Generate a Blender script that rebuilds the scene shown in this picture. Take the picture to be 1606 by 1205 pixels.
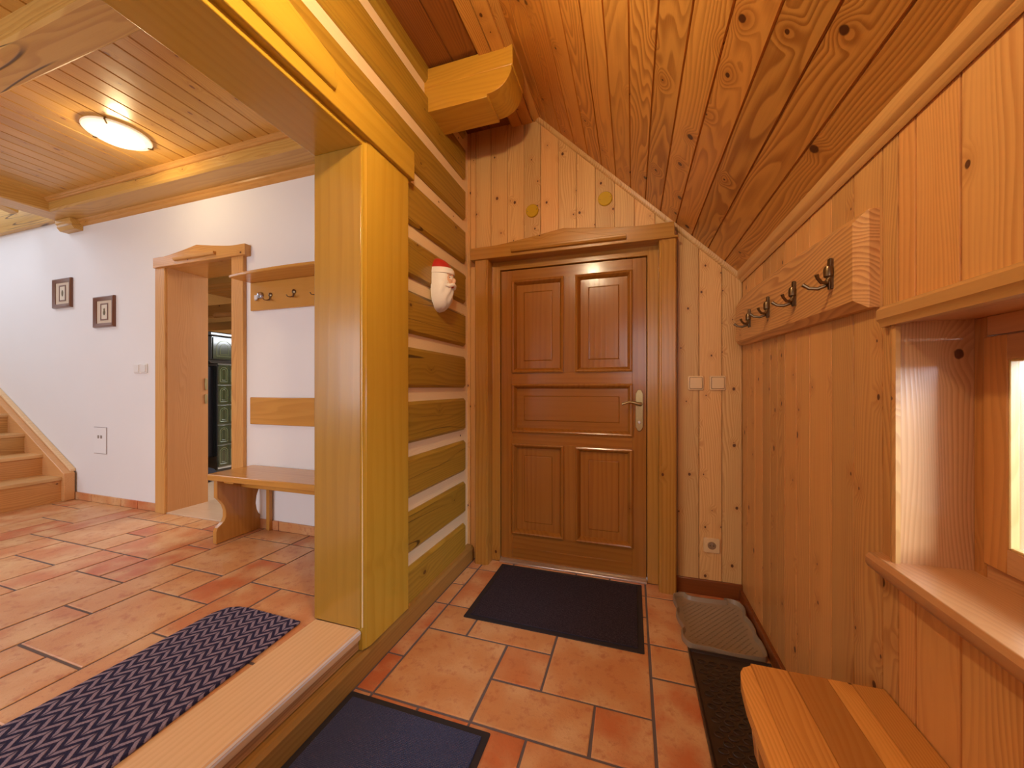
import bpy, bmesh, math, random
from mathutils import Vector, Matrix
random.seed(7)
for o in list(bpy.data.objects): bpy.data.objects.remove(o, do_unlink=True)
SC = bpy.context.scene
COL = SC.collection
PI = math.pi

# ------------------------------------------------------------------ camera
F_PX = 584.0
YAW = math.atan(189/584)
cam_d = bpy.data.cameras.new('camera'); cam = bpy.data.objects.new('camera', cam_d); COL.objects.link(cam)
cam.location = (0, 0, 1.2); cam.rotation_euler = (PI/2, 0, YAW)
cam_d.sensor_width = 36; cam_d.sensor_fit = 'HORIZONTAL'; cam_d.lens = 36*F_PX/1606
cam_d.shift_y = 5.5/1606; cam_d.clip_start = 0.02; cam_d.clip_end = 60
SC.camera = cam

# ------------------------------------------------------------------ light and exposure
SC.view_settings.view_transform = 'Standard'; SC.view_settings.look = 'None'
SC.view_settings.gamma = 1; SC.view_settings.use_curve_mapping = False
SC.view_settings.exposure = 0.2
W = bpy.data.worlds.new('world'); SC.world = W; W.use_nodes = True
bg = W.node_tree.nodes['Background']; bg.inputs[0].default_value = (0.58, 0.78, 1.0, 1); bg.inputs[1].default_value = 0.55

def light(name, kind, loc, power, color, size=0.1, size_y=None, aim=None):
    d = bpy.data.lights.new(name, kind); d.energy = power; d.color = color
    if kind == 'AREA':
        d.size = size
        if size_y: d.shape = 'RECTANGLE'; d.size_y = size_y
    elif kind == 'POINT': d.shadow_soft_size = size
    elif kind == 'SUN': d.angle = size
    o = bpy.data.objects.new(name, d); COL.objects.link(o); o.location = loc
    if aim: o.rotation_euler = (Vector(aim)-Vector(loc)).to_track_quat('-Z', 'Y').to_euler()
    return o
WARM = (1.0, 0.72, 0.40); COOL = (0.72, 0.84, 1.0); NEUT = (1.0, 0.93, 0.86)
light('stairwell_assumed_daylight', 'AREA', (-6.5, 0.6, 3.6), 40, COOL, 1.6, 1.4, (-4.2, 1.6, 0.8))  # assumed daylight from upstairs, added as an area light inside the closed stairwell
light('hall_assumed_daylight', 'AREA', (-3.4, -2.35, 1.5), 62, (0.80, 0.88, 1.0), 2.2, 1.3, (-3.0, 2.0, 0.7))  # assumed daylight, added before the solid south hall wall; no window is built
light('vestibule_back_fill', 'AREA', (0.35, -1.35, 1.7), 11, (0.96, 0.95, 1.0), 1.0, 0.9, (-0.2, 2.2, 1.2))  # added fill light before the closed south wall, which has no window
light('side_window_daylight', 'AREA', (1.55, 0.05, 1.5), 52, (0.86, 0.92, 1.0), 0.5, 0.5, (0.64, 1.1, 1.02))
light('side_window_skylight', 'AREA', (1.25, 0.72, 1.2), 10, (0.86, 0.92, 1.0), 0.7, 0.5, (0.3, 0.72, 0.9))
light('stove_room_fill', 'AREA', (-2.9, 4.2, 2.3), 55, (0.9, 0.94, 1.0), 1.2, 1.0, (-4.2, 3.0, 1.0))  # unseen fill light added inside the stove room to brighten stove and shelf

# ------------------------------------------------------------------ node helpers
class NT:
    def __init__(s, name):
        s.m = bpy.data.materials.new(name); s.m.use_nodes = True; s.t = s.m.node_tree
        s.b = s.t.nodes['Principled BSDF']; s.out = s.t.nodes['Material Output']
    def n(s, ty, **kw):
        nd = s.t.nodes.new(ty)
        for k, v in kw.items(): setattr(nd, k, v)
        return nd
    def put(s, sock, v):
        if v is None: return
        if isinstance(v, bpy.types.NodeSocket): s.t.links.new(v, sock)
        elif isinstance(v, (tuple, list)) and sock.type == 'RGBA' and len(v) == 3: sock.default_value = (*v, 1)
        else: sock.default_value = v
    def M(s, op, a, b=None, c=None, clamp=False):
        nd = s.n('ShaderNodeMath', operation=op, use_clamp=clamp)
        s.put(nd.inputs[0], a); s.put(nd.inputs[1], b); s.put(nd.inputs[2], c); return nd.outputs[0]
    def mix(s, f, a, b, blend='MIX'):
        nd = s.n('ShaderNodeMix', data_type='RGBA', blend_type=blend)
        s.put(nd.inputs[0], f); s.put(nd.inputs[6], a); s.put(nd.inputs[7], b); return nd.outputs[2]
    def xyz(s, a, b, c):
        nd = s.n('ShaderNodeCombineXYZ'); s.put(nd.inputs[0], a); s.put(nd.inputs[1], b); s.put(nd.inputs[2], c); return nd.outputs[0]
    def pos(s):
        tc = s.n('ShaderNodeTexCoord'); sp = s.n('ShaderNodeSeparateXYZ'); s.t.links.new(tc.outputs['Object'], sp.inputs[0]); return sp.outputs
    def rnd(s):
        a = s.n('ShaderNodeAttribute', attribute_name='rnd'); return a.outputs['Fac']
    def noise(s, v, scale=1, detail=3, rough=.5):
        nd = s.n('ShaderNodeTexNoise'); s.put(nd.inputs['Vector'], v); nd.inputs['Scale'].default_value = scale
        nd.inputs['Detail'].default_value = detail; nd.inputs['Roughness'].default_value = rough; return nd.outputs['Fac']
    def ss(s, v, a, b):
        nd = s.n('ShaderNodeMapRange', interpolation_type='SMOOTHSTEP'); s.put(nd.inputs[0], v)
        nd.inputs[1].default_value = a; nd.inputs[2].default_value = b; return nd.outputs[0]
    def bump(s, h, strength=.3, dist=.002):
        nd = s.n('ShaderNodeBump'); nd.inputs['Strength'].default_value = strength; nd.inputs['Distance'].default_value = dist
        s.put(nd.inputs['Height'], h); s.t.links.new(nd.outputs[0], s.b.inputs['Normal'])
    def fin(s, col=None, rough=.5, metal=0, coat=0, spec=.5):
        s.put(s.b.inputs['Base Color'], col); s.put(s.b.inputs['Roughness'], rough)
        s.b.inputs['Metallic'].default_value = metal; s.b.inputs['Coat Weight'].default_value = coat
        s.b.inputs['Coat Roughness'].default_value = .14; s.b.inputs['Specular IOR Level'].default_value = spec
        return s.m

def wood(name, light_c, dark_c, along='z', flat='y', knots=.5, ring=90, contrast=.6, rough=.42, coat=.15,
         knot_c=(.09, .022, .008), vary=.22, ks=(5.5, 4.0), wob=.075, red_c=None, crack=0.0, bump=.25, direct=False):
    """solid timber: growth rings along one axis, fibres, knots; every board has its own tone through 'rnd'"""
    t = NT(name); p = t.pos(); r = t.rnd()
    ax = dict(x=p[0], y=p[1], z=p[2]); L = ax[along]
    cr = [k for k in 'xyz' if k != along]
    if flat in cr: cr.remove(flat); cr = [cr[0], flat]
    A, B = ax[cr[0]], ax[cr[1]]
    A = t.M('ADD', A, t.M('MULTIPLY', r, 7.31)); L = t.M('ADD', L, t.M('MULTIPLY', r, 23.7)); B2 = t.M('ADD', B, t.M('MULTIPLY', r, 3.3))
    # knots
    vo = t.n('ShaderNodeTexVoronoi', feature='F1', voronoi_dimensions='2D'); vo.inputs['Scale'].default_value = 1
    t.put(vo.inputs['Vector'], t.xyz(t.M('MULTIPLY', A, ks[0]), t.M('MULTIPLY', L, ks[1]), 0.0))
    dist = vo.outputs['Distance']; sc = t.n('ShaderNodeSeparateColor'); t.t.links.new(vo.outputs['Color'], sc.inputs[0])
    keep = t.M('LESS_THAN', sc.outputs[0], knots)
    kr = t.M('ADD', t.M('MULTIPLY', t.M('POWER', sc.outputs[1], 2.0), .05), .020)
    wn = t.noise(t.xyz(t.M('MULTIPLY', A, 60), B2, t.M('MULTIPLY', L, 40)), 1, 2)
    dd = t.M('ADD', dist, t.M('MULTIPLY', t.M('SUBTRACT', wn, .5), .03))
    kn = t.M('MULTIPLY', keep, t.M('SUBTRACT', 1, t.ss(t.M('DIVIDE', dd, kr), .75, 1.15)))
    halo = t.M('MULTIPLY', keep, t.M('SUBTRACT', 1, t.ss(dist, .02, .26)))
    # rings
    n1 = t.noise(t.xyz(t.M('MULTIPLY', A, 5), t.M('MULTIPLY', B2, 5), t.M('MULTIPLY', L, .8)), 1, 2)
    w = t.M('ADD', A, t.M('MULTIPLY', n1, wob*3)); w = t.M('ADD', w, t.M('MULTIPLY', B, .6))
    w = t.M('ADD', w, t.M('MULTIPLY', halo, .022))
    fr = t.M('FRACT', t.M('MULTIPLY', w, ring))
    rg = t.M('MULTIPLY', t.ss(fr, .15, .82), t.M('SUBTRACT', 1, t.ss(fr, .86, 1.0)))
    amp = t.noise(t.xyz(t.M('MULTIPLY', A, 9), B2, t.M('MULTIPLY', L, .5)), 1, 1)
    rg = t.M('MULTIPLY', rg, t.ss(amp, .2, .6))
    fib = t.noise(t.xyz(t.M('MULTIPLY', A, 420), t.M('MULTIPLY', B2, 420), t.M('MULTIPLY', L, 9)), 1, 2)
    f2 = t.noise(t.xyz(t.M('MULTIPLY', A, 45), t.M('MULTIPLY', B2, 45), t.M('MULTIPLY', L, 1.3)), 1, 2)
    fac = t.M('ADD', t.M('MULTIPLY', rg, contrast), t.M('MULTIPLY', t.M('SUBTRACT', f2, .5), .5))
    fac = t.M('ADD', fac, t.M('MULTIPLY', t.M('SUBTRACT', fib, .5), .35), clamp=True)
    c = t.mix(fac, light_c, dark_c)
    wh = t.n('ShaderNodeTexWhiteNoise', noise_dimensions='1D'); t.put(wh.inputs['W'], t.M('MULTIPLY', r, 91.7))
    whv = r if direct else wh.outputs['Value']
    if red_c: c = t.mix(t.M('MULTIPLY', t.ss(whv, 1.0 if direct else .45, 0 if direct else 1.0), .5), c, red_c)
    hs = t.n('ShaderNodeHueSaturation'); t.put(hs.inputs['Value'], t.M('ADD', t.M('MULTIPLY', whv, vary), 1-vary*.5)); t.put(hs.inputs['Color'], c)
    c = hs.outputs[0]
    c = t.mix(t.M('MULTIPLY', halo, .35), c, dark_c)
    c = t.mix(t.M('MULTIPLY', kn, .93), c, knot_c)
    h = t.M('ADD', t.M('MULTIPLY', fib, .5), t.M('MULTIPLY', rg, .5))
    if crack:
        cn = t.noise(t.xyz(t.M('MULTIPLY', A, 8), t.M('MULTIPLY', B, 3), t.M('MULTIPLY', L, .38)), 1, 1)
        ck = t.M('ABSOLUTE', t.M('SUBTRACT', cn, .5)); ck = t.M('SUBTRACT', 1, t.ss(ck, .0015, .006))
        msk = t.ss(t.noise(t.xyz(A, B2, t.M('MULTIPLY', L, .8)), 2.1, 1), .54-.1*crack, .56)
        ck = t.M('MULTIPLY', ck, msk); c = t.mix(t.M('MULTIPLY', ck, .85), c, (.05, .02, .008)); h = t.M('SUBTRACT', h, t.M('MULTIPLY', ck, 3))
    t.bump(h, bump, .0012)
    return t.fin(c, rough, 0, coat*.45, .38)

def plain(name, c, rough=.5, metal=0, coat=0, bump=None, nscale=60, tint=None):
    t = NT(name); p = t.pos(); v = t.xyz(p[0], p[1], p[2])
    n = t.noise(v, nscale, 3)
    col = t.mix(t.M('MULTIPLY', n, .35 if tint else .15), c, tint or tuple(k*.7 for k in c))
    if bump: t.bump(n, bump, .002)
    return t.fin(col, rough, metal, coat)

# ---- timber kinds
PINE_L, PINE_D = (.74, .44, .165), (.50, .215, .055)
m_panel_door_wall = wood('pine_panelling', PINE_L, PINE_D, 'z', 'y', .72, 85, .6, ks=(7.5, 6.0), vary=.34, red_c=(.62, .27, .08))
m_panel_right = wood('pine_panelling_side', (.72, .37, .115), (.46, .17, .038), 'z', 'x', .68, 85, .55, ks=(7, 5.0), vary=.40, red_c=(.55, .22, .06))
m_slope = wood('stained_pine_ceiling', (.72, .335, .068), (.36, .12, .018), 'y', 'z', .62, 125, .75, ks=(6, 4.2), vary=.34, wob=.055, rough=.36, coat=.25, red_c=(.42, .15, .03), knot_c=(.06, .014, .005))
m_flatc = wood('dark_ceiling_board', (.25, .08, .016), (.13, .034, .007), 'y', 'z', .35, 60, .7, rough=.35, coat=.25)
m_hallc = wood('hall_ceiling_board', (.66, .37, .085), (.47, .20, .032), 'y', 'z', .6, 110, .5, ks=(7, 4), rough=.34, coat=.4, knot_c=(.25, .09, .03))
OLV_L, OLV_D = (.56, .335, .035), (.42, .22, .016)
m_log = wood('olive_stained_log', (.42, .245, .028), (.25, .125, .010), 'y', 'x', .22, 45, .5, rough=.36, coat=.25, knot_c=(.12, .045, .01), crack=1.9, vary=.16)
m_chink = wood('pale_batten', (.93, .73, .43), (.84, .60, .31), 'y', 'x', .25, 120, .4, rough=.45, vary=.1)
m_post = wood('varnished_post', OLV_L, OLV_D, 'z', 'y', .10, 26, .32, rough=.26, coat=.45, knot_c=(.16, .06, .01), vary=.06, wob=.02)
m_jamb = wood('darker_jamb_timber', (.44, .235, .030), (.31, .14, .014), 'z', 'x', .12, 30, .35, rough=.28, coat=.4, knot_c=(.14, .05, .01), vary=.06, wob=.02)  # jamb boards, darker and browner in tone than the casing
m_lintel = wood('varnished_lintel', OLV_L, OLV_D, 'y', 'z', .12, 26, .3, rough=.26, coat=.45, knot_c=(.16, .06, .01), vary=.06, wob=.02)
m_beam_x = wood('hall_beam_timber', (.64, .37, .095), (.46, .21, .04), 'x', 'y', .35, 45, .5, rough=.36, coat=.2, knot_c=(.22, .08, .03), crack=1.0, vary=.1)
m_beam_y = wood('hall_side_beam_timber', (.64, .37, .095), (.46, .21, .04), 'y', 'x', .3, 45, .5, rough=.36, coat=.2, knot_c=(.22, .08, .03), crack=.6, vary=.1)
m_corbel = wood('corbel_timber', (.62, .32, .035), (.46, .20, .018), 'x', 'y', .15, 40, .4, rough=.32, coat=.35, vary=.08)
m_casing_z = wood('door_casing_timber', (.46, .21, .034), (.31, .12, .015), 'z', 'y', .10, 40, .45, rough=.27, coat=.5, vary=.1, wob=.03)
m_casing_x = wood('door_head_timber', (.46, .21, .034), (.31, .12, .015), 'x', 'y', .10, 40, .45, rough=.27, coat=.5, vary=.1, wob=.03)
m_door_z = wood('stained_door_upright', (.36, .135, .020), (.23, .068, .010), 'z', 'y', .03, 30, .35, rough=.24, coat=.6, vary=.1, wob=.03)
m_door_x = wood('stained_door_rail', (.36, .135, .020), (.23, .068, .010), 'x', 'y', .03, 30, .35, rough=.24, coat=.6, vary=.1, wob=.03)
m_white_door_z = wood('hall_casing_timber', (.66, .34, .10), (.50, .21, .05), 'z', 'y', .08, 75, .6, rough=.33, coat=.3, vary=.08)
m_white_door_x = wood('hall_head_timber', (.66, .34, .10), (.50, .21, .05), 'x', 'y', .08, 60, .7, rough=.33, coat=.3, vary=.08)
m_reveal = wood('reveal_veneer', (.62, .30, .105), (.48, .195, .06), 'z', 'x', .05, 110, .4, rough=.25, coat=.6, vary=.04)
m_furn_x = wood('varnished_furniture_board', (.60, .285, .055), (.45, .185, .028), 'x', 'z', .10, 30, .4, rough=.22, coat=.6, vary=.06, knot_c=(.28, .10, .02))
m_furn_z = wood('varnished_furniture_side', (.56, .26, .055), (.42, .17, .028), 'z', 'x', .08, 30, .4, rough=.26, coat=.5, vary=.06)
m_rack = wood('pine_rack_board', (.66, .335, .11), (.38, .14, .035), 'y', 'x', .40, 80, .7, rough=.38, coat=.25, vary=.05, wob=.08)
m_bench_top = wood('laminated_bench_top', (.66, .30, .065), (.46, .165, .028), 'y', 'z', .18, 120, .5, rough=.22, coat=.5, vary=.5, red_c=(.45, .15, .03), direct=True)
m_bench_leg = wood('bench_side_timber', (.66, .33, .10), (.42, .17, .04), 'z', 'y', .1, 90, .7, rough=.35, coat=.3)
m_niche = wood('window_niche_board', (.66, .34, .14), (.44, .18, .06), 'z', 'y', .5, 125, .6, rough=.32, coat=.35, ks=(4, 3))
m_sill = wood('window_sill_board', (.60, .285, .11), (.42, .165, .055), 'y', 'z', .25, 120, .55, rough=.28, coat=.45)
m_winframe = wood('window_frame_timber', (.52, .215, .055), (.36, .125, .025), 'z', 'x', .25, 55, .5, rough=.32, coat=.35)
m_step = wood('step_board', (.80, .53, .28), (.66, .39, .17), 'y', 'z', .05, 45, .35, rough=.36, coat=.2, vary=.08, wob=.03)
m_riser_y = wood('step_riser', (.48, .24, .085), (.30, .125, .04), 'y', 'x', .15, 70, .6, rough=.45, coat=.1)
m_plinth = wood('worn_plinth', (.34, .175, .04), (.22, .10, .018), 'y', 'x', .2, 50, .5, rough=.4, coat=.2)
m_base_dark = wood('dark_baseboard', (.22, .058, .012), (.13, .03, .008), 'x', 'y', .02, 50, .4, rough=.3, coat=.4)
m_tread = wood('stair_tread', (.72, .42, .17), (.56, .28, .09), 'y', 'z', .08, 50, .5, rough=.32, coat=.3)
m_rise = wood('stair_riser', (.62, .33, .10), (.44, .19, .05), 'y', 'x', .12, 60, .8, rough=.38, coat=.2, vary=.4, red_c=(.48, .17, .05))
m_string = wood('stair_stringer', (.64, .32, .12), (.50, .22, .07), 'x', 'y', .08, 70, .5, rough=.34, coat=.25)
m_trimpale = wood('moulding_timber', (.62, .32, .10), (.50, .23, .06), 'y', 'x', .02, 90, .3, rough=.32, coat=.3)
m_trimhall = wood('hall_moulding_timber', (.58, .29, .08), (.44, .19, .04), 'x', 'y', .02, 90, .3, rough=.3, coat=.35)
m_floorwood = wood('pale_floorboards', (.70, .50, .33), (.58, .36, .2), 'x', 'z', .05, 60, .3, rough=.25, coat=.4, vary=.15)
m_stove_room = wood('stove_room_timber', (.66, .36, .10), (.50, .22, .05), 'x', 'y', .3, 50, .5, rough=.4, coat=.2)

def plaster():
    t = NT('white_plaster'); p = t.pos(); v = t.xyz(p[0], p[1], p[2])
    n = t.noise(v, 1.2, 3); n2 = t.noise(v, 90, 4)
    c = t.mix(n, (.80, .765, .745), (.87, .84, .82)); t.bump(n2, .12, .002); return t.fin(c, .6, 0, 0, .3)
m_white = plaster()

def tiles(name):
    t = NT(name); p = t.pos(); r = t.rnd()
    v = t.xyz(t.M('ADD', p[0], t.M('MULTIPLY', r, 13.1)), t.M('ADD', p[1], t.M('MULTIPLY', r, 7.7)), p[2])
    wh = t.n('ShaderNodeTexWhiteNoise', noise_dimensions='1D'); t.put(wh.inputs['W'], t.M('MULTIPLY', r, 57.3)); k = wh.outputs['Value']
    base = t.mix(t.ss(k, .30, .9), (.64, .30, .115), (.56, .15, .05))
    n1 = t.noise(v, 5.5, 4, .6); n2 = t.noise(v, 22, 5, .65); n3 = t.noise(v, 150, 4, .7)
    c = t.mix(t.ss(n1, .38, .70), base, (.73, .45, .22)); c = t.mix(t.M('MULTIPLY', t.ss(n2, .48, .70), .6), c, (.46, .11, .032))
    c = t.mix(t.M('MULTIPLY', t.ss(n3, .60, .74), .7), c, (.22, .075, .025))
    h = t.M('ADD', t.M('MULTIPLY', n2, .7), t.M('MULTIPLY', n3, .35)); t.bump(h, .45, .004)
    return t.fin(c, t.M('ADD', t.M('MULTIPLY', n2, .22), .26), 0, .12)
m_tile = tiles('terracotta_tile')
m_grout = plain('tile_grout', (.15, .115, .115), .85, bump=.3, nscale=200)
m_black = plain('black_iron', (.012, .012, .018), .35, .2)
m_brass = plain('antique_brass', (.50, .39, .18), .32, .9, tint=(.12, .08, .035), nscale=240, bump=.15)
m_bronze = plain('dark_bronze', (.20, .13, .065), .30, .9, tint=(.05, .03, .02), nscale=160)
m_chrome = plain('chrome', (.55, .55, .6), .18, 1)
m_alu = plain('brushed_aluminium', (.78, .76, .74), .3, .9)
m_beige = plain('beige_plastic', (.74, .50, .25), .32, 0, .2)
m_ivory = plain('ivory_plastic', (.82, .78, .74), .35)
m_darkhole = plain('dark_recess', (.03, .02, .015), .7)
m_disc = plain('varnished_disc', (.56, .33, .015), .25, 0, .5, nscale=25)
m_tray_beige = plain('taupe_rubber', (.32, .235, .155), .5, 0, .1, nscale=30)
m_tray_dark = plain('dark_brown_rubber', (.040, .024, .017), .38, 0, .15, nscale=30)
m_rubber = plain('black_rubber_edge', (.022, .02, .026), .6)
m_frame_dark = plain('dark_picture_frame', (.17, .055, .022), .3, 0, .4, tint=(.09, .028, .012), nscale=14)
m_mat_card = plain('picture_mount', (.66, .52, .38), .8)
m_print = plain('picture_print', (.72, .62, .48), .8)
m_ink = plain('brown_ink', (.17, .13, .07), .8)
m_red = plain('red_paint', (.52, .028, .02), .4, 0, .2)
m_mask = plain('cream_paint', (.93, .92, .85), .5, 0, .1, bump=.25, nscale=70)
m_skin = plain('painted_skin', (.78, .50, .33), .5, 0, .1)
m_green = plain('green_glazed_tile', (.028, .04, .010), .08, 0, 1.0, tint=(.012, .02, .010), nscale=18)
m_greenhi = plain('glazed_relief', (.14, .17, .08), .08, 0, 1.0, nscale=30)
m_blackglaze = plain('black_glaze', (.012, .015, .014), .08, 0, 1.0)
m_grey = plain('tile_joint', (.55, .55, .50), .6)
m_fabric = plain('dark_cloth', (.02, .02, .03), .9)

def carpet(name, c1, c2, mode):
    t = NT(name); p = t.pos()
    if mode == 'ribbed':                                   # fine ribs across
        w = t.M('PINGPONG', p[1], .0045); w = t.M('DIVIDE', w, .0045)
        n = t.noise(t.xyz(p[0], p[1], p[2]), 320, 2); f = t.M('MULTIPLY', w, t.M('ADD', t.M('MULTIPLY', n, .9), .3))
        col = t.mix(t.M('MULTIPLY', f, t.ss(n, .3, .75)), c1, c2); t.bump(f, .9, .003)
    elif mode == 'woven':
        a = t.M('SINE', t.M('MULTIPLY', t.M('ADD', p[0], p[1]), 620)); b = t.M('SINE', t.M('MULTIPLY', t.M('SUBTRACT', p[0], p[1]), 620))
        w = t.M('MULTIPLY', a, b); w = t.M('ADD', t.M('MULTIPLY', w, .5), .5)
        n = t.noise(t.xyz(p[0], p[1], p[2]), 260, 2); f = t.M('MULTIPLY', w, n); col = t.mix(f, c1, c2); t.bump(w, .8, .003)
    else:                                                  # chevron rows
        per = .034
        zz = t.M('PINGPONG', p[0], per); xx = t.M('ADD', t.M('MULTIPLY', p[1], 1.0), t.M('MULTIPLY', zz, 1.15))
        n = t.noise(t.xyz(p[0], p[1], p[2]), 260, 2); xx = t.M('ADD', xx, t.M('MULTIPLY', t.M('SUBTRACT', n, .5), .006))
        fr = t.M('PINGPONG', xx, .0165); f = t.ss(fr, .0065, .010)
        # dark spine between the rows
        dz = t.M('PINGPONG', p[0], per); sp = t.M('MULTIPLY', t.ss(dz, .001, .004), t.M('SUBTRACT', 1, t.ss(dz, per-.004, per-.001)))
        f = t.M('MULTIPLY', f, t.M('ADD', t.M('MULTIPLY', sp, .8), .2))
        col = t.mix(t.M('MULTIPLY', f, t.M('ADD', .45, t.M('MULTIPLY', n, .8), clamp=True)), c1, c2); t.bump(t.M('ADD', f, n), .8, .004)
    return t.fin(col, .85, 0, 0, .25)
m_mat_door = carpet('ribbed_black_carpet', (.016, .013, .024), (.13, .09, .11), 'ribbed')
m_mat_blue = carpet('woven_navy_carpet', (.030, .038, .10), (.15, .16, .28), 'woven')
m_mat_chev = carpet('chevron_carpet', (.020, .017, .055), (.33, .25, .32), 'chevron')

def glass_hammered():
    t = NT('hammered_glass'); p = t.pos(); v = t.xyz(p[0], p[1], p[2])
    vo = t.n('ShaderNodeTexVoronoi', feature='SMOOTH_F1'); vo.inputs['Scale'].default_value = 90; t.put(vo.inputs['Vector'], v)
    tr = t.n('ShaderNodeBsdfTransparent'); tr.inputs[0].default_value = (.86, .93, 1, 1)
    tl = t.n('ShaderNodeBsdfTranslucent'); tl.inputs[0].default_value = (.45, .55, .62, 1)
    gl = t.n('ShaderNodeBsdfGlossy'); gl.inputs['Roughness'].default_value = .15
    bp = t.n('ShaderNodeBump'); bp.inputs['Strength'].default_value = .6; bp.inputs['Distance'].default_value = .003; t.put(bp.inputs['Height'], vo.outputs['Distance'])
    for q in (tl, gl): t.t.links.new(bp.outputs[0], q.inputs['Normal'])
    m1 = t.n('ShaderNodeMixShader'); m1.inputs[0].default_value = .05; t.t.links.new(tr.outputs[0], m1.inputs[1]); t.t.links.new(tl.outputs[0], m1.inputs[2])
    m2 = t.n('ShaderNodeMixShader'); m2.inputs[0].default_value = .08; t.t.links.new(m1.outputs[0], m2.inputs[1]); t.t.links.new(gl.outputs[0], m2.inputs[2])
    t.t.links.new(m2.outputs[0], t.out.inputs[0]); return t.m
m_glass = glass_hammered()
def glow(name, c, s):
    t = NT(name); t.b.inputs['Emission Color'].default_value = (*c, 1); t.b.inputs['Emission Strength'].default_value = s
    return t.fin((.9, .88, .82), .25, 0, .3)
m_opal = glow('lit_opal_glass', (1.0, .88, .66), 2.4)
m_opal_rim = glow('opal_glass_rim', (1.0, .80, .5), .35)

# ------------------------------------------------------------------ mesh builder
class MB:
    def __init__(s): s.v = []; s.f = []; s.r = []
    def add(s, vs, fs, rnd=None):
        rnd = random.random() if rnd is None else rnd; b = len(s.v)
        s.v += [tuple(q) for q in vs]; s.f += [tuple(i+b for i in f) for f in fs]; s.r += [rnd]*len(fs); return s
    def box(s, x0, x1, y0, y1, z0, z1, rnd=None):
        vs = [(x, y, z) for z in (z0, z1) for y in (y0, y1) for x in (x0, x1)]
        return s.add(vs, [(0, 2, 3, 1), (4, 5, 7, 6), (0, 1, 5, 4), (2, 6, 7, 3), (0, 4, 6, 2), (1, 3, 7, 5)], rnd)
    def prism(s, poly, axis, a, b, rnd=None):
        """poly: 2D outline in the two other axes (xyz order), swept from a to b along axis"""
        def P(q, w):
            return {'x': (w, q[0], q[1]), 'y': (q[0], w, q[1]), 'z': (q[0], q[1], w)}[axis]
        n = len(poly); vs = [P(q, a) for q in poly]+[P(q, b) for q in poly]
        fs = [tuple(range(n))[::-1], tuple(range(n, 2*n))]+[(i, (i+1) % n, n+(i+1) % n, n+i) for i in range(n)]
        return s.add(vs, fs, rnd)
    def quad(s, a, b, c, d, rnd=None): return s.add([a, b, c, d], [(0, 1, 2, 3)], rnd)
    def tube(s, pts, r, seg=10, rnd=None):
        pts = [Vector(p) for p in pts]; rs = r if isinstance(r, (list, tuple)) else [r]*len(pts)
        vs = []; up = None
        for i, p in enumerate(pts):
            d = (pts[min(i+1, len(pts)-1)]-pts[max(i-1, 0)]).normalized()
            if up is None: up = Vector((0, 0, 1)) if abs(d.z) < .9 else Vector((1, 0, 0))
            a = d.cross(up).normalized(); up = a.cross(d).normalized()
            for k in range(seg):
                t = 2*PI*k/seg; vs.append(p+(a*math.cos(t)+up*math.sin(t))*rs[i])
        n = len(pts); fs = [(i*seg+k, i*seg+(k+1) % seg, (i+1)*seg+(k+1) % seg, (i+1)*seg+k) for i in range(n-1) for k in range(seg)]
        fs += [tuple(range(seg))[::-1], tuple(range((n-1)*seg, n*seg))]
        return s.add(vs, fs, rnd)
    def lathe(s, prof, c, axis='z', seg=32, rnd=None):
        """prof: (radius, height) pairs around axis through c"""
        vs = []; c = Vector(c)
        for r, h in prof:
            for k in range(seg):
                t = 2*PI*k/seg; a, b = r*math.cos(t), r*math.sin(t)
                vs.append(c+Vector({'z': (a, b, h), 'y': (a, h, b), 'x': (h, a, b)}[axis]))
        n = len(prof); fs = [(i*seg+k, i*seg+(k+1) % seg, (i+1)*seg+(k+1) % seg, (i+1)*seg+k) for i in range(n-1) for k in range(seg)]
        fs += [tuple(range(seg))[::-1], tuple(range((n-1)*seg, n*seg))]
        return s.add(vs, fs, rnd)
    def lump(s, c, r, nu=24, nv=16, rnd=None, fn=None):
        vs = []; c = Vector(c)
        for i in range(nv+1):
            a = PI*i/nv
            for k in range(nu):
                b = 2*PI*k/nu; d = Vector((math.sin(a)*math.cos(b), math.sin(a)*math.sin(b), math.cos(a)))
                q = Vector((d.x*r[0], d.y*r[1], d.z*r[2]))
                if fn: q = fn(d, q)
                vs.append(c+q)
        fs = [(i*nu+k, i*nu+(k+1) % nu, (i+1)*nu+(k+1) % nu, (i+1)*nu+k) for i in range(nv) for k in range(nu)]
        return s.add(vs, fs, rnd)
    def build(s, name, mat, parent=None, bevel=0, smooth=True, seg=2):
        me = bpy.data.meshes.new(name); me.from_pydata(s.v, [], s.f)
        at = me.attributes.new('rnd', 'FLOAT', 'FACE'); at.data.foreach_set('value', s.r)
        bm = bmesh.new(); bm.from_mesh(me); bmesh.ops.recalc_face_normals(bm, faces=bm.faces); bm.to_mesh(me); bm.free()
        me.materials.append(mat)
        if smooth: me.shade_smooth(); me.set_sharp_from_angle(angle=math.radians(32))
        o = bpy.data.objects.new(name, me); COL.objects.link(o)
        if parent: o.parent = parent
        if bevel:
            b = o.modifiers.new('bevel', 'BEVEL'); b.width = bevel; b.segments = seg; b.limit_method = 'ANGLE'; b.angle_limit = math.radians(40)
        return o
def tag(o, label=None, cat=None, group=None, kind=None):
    if label: o['label'] = label
    if cat: o['category'] = cat
    if group: o['group'] = group
    if kind: o['kind'] = kind
    return o
def empty(name, loc=(0, 0, 0)):
    o = bpy.data.objects.new(name, None); COL.objects.link(o); o.location = loc; o.empty_display_size = .05; return o
def S(o): o['kind'] = 'structure'; return o
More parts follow.
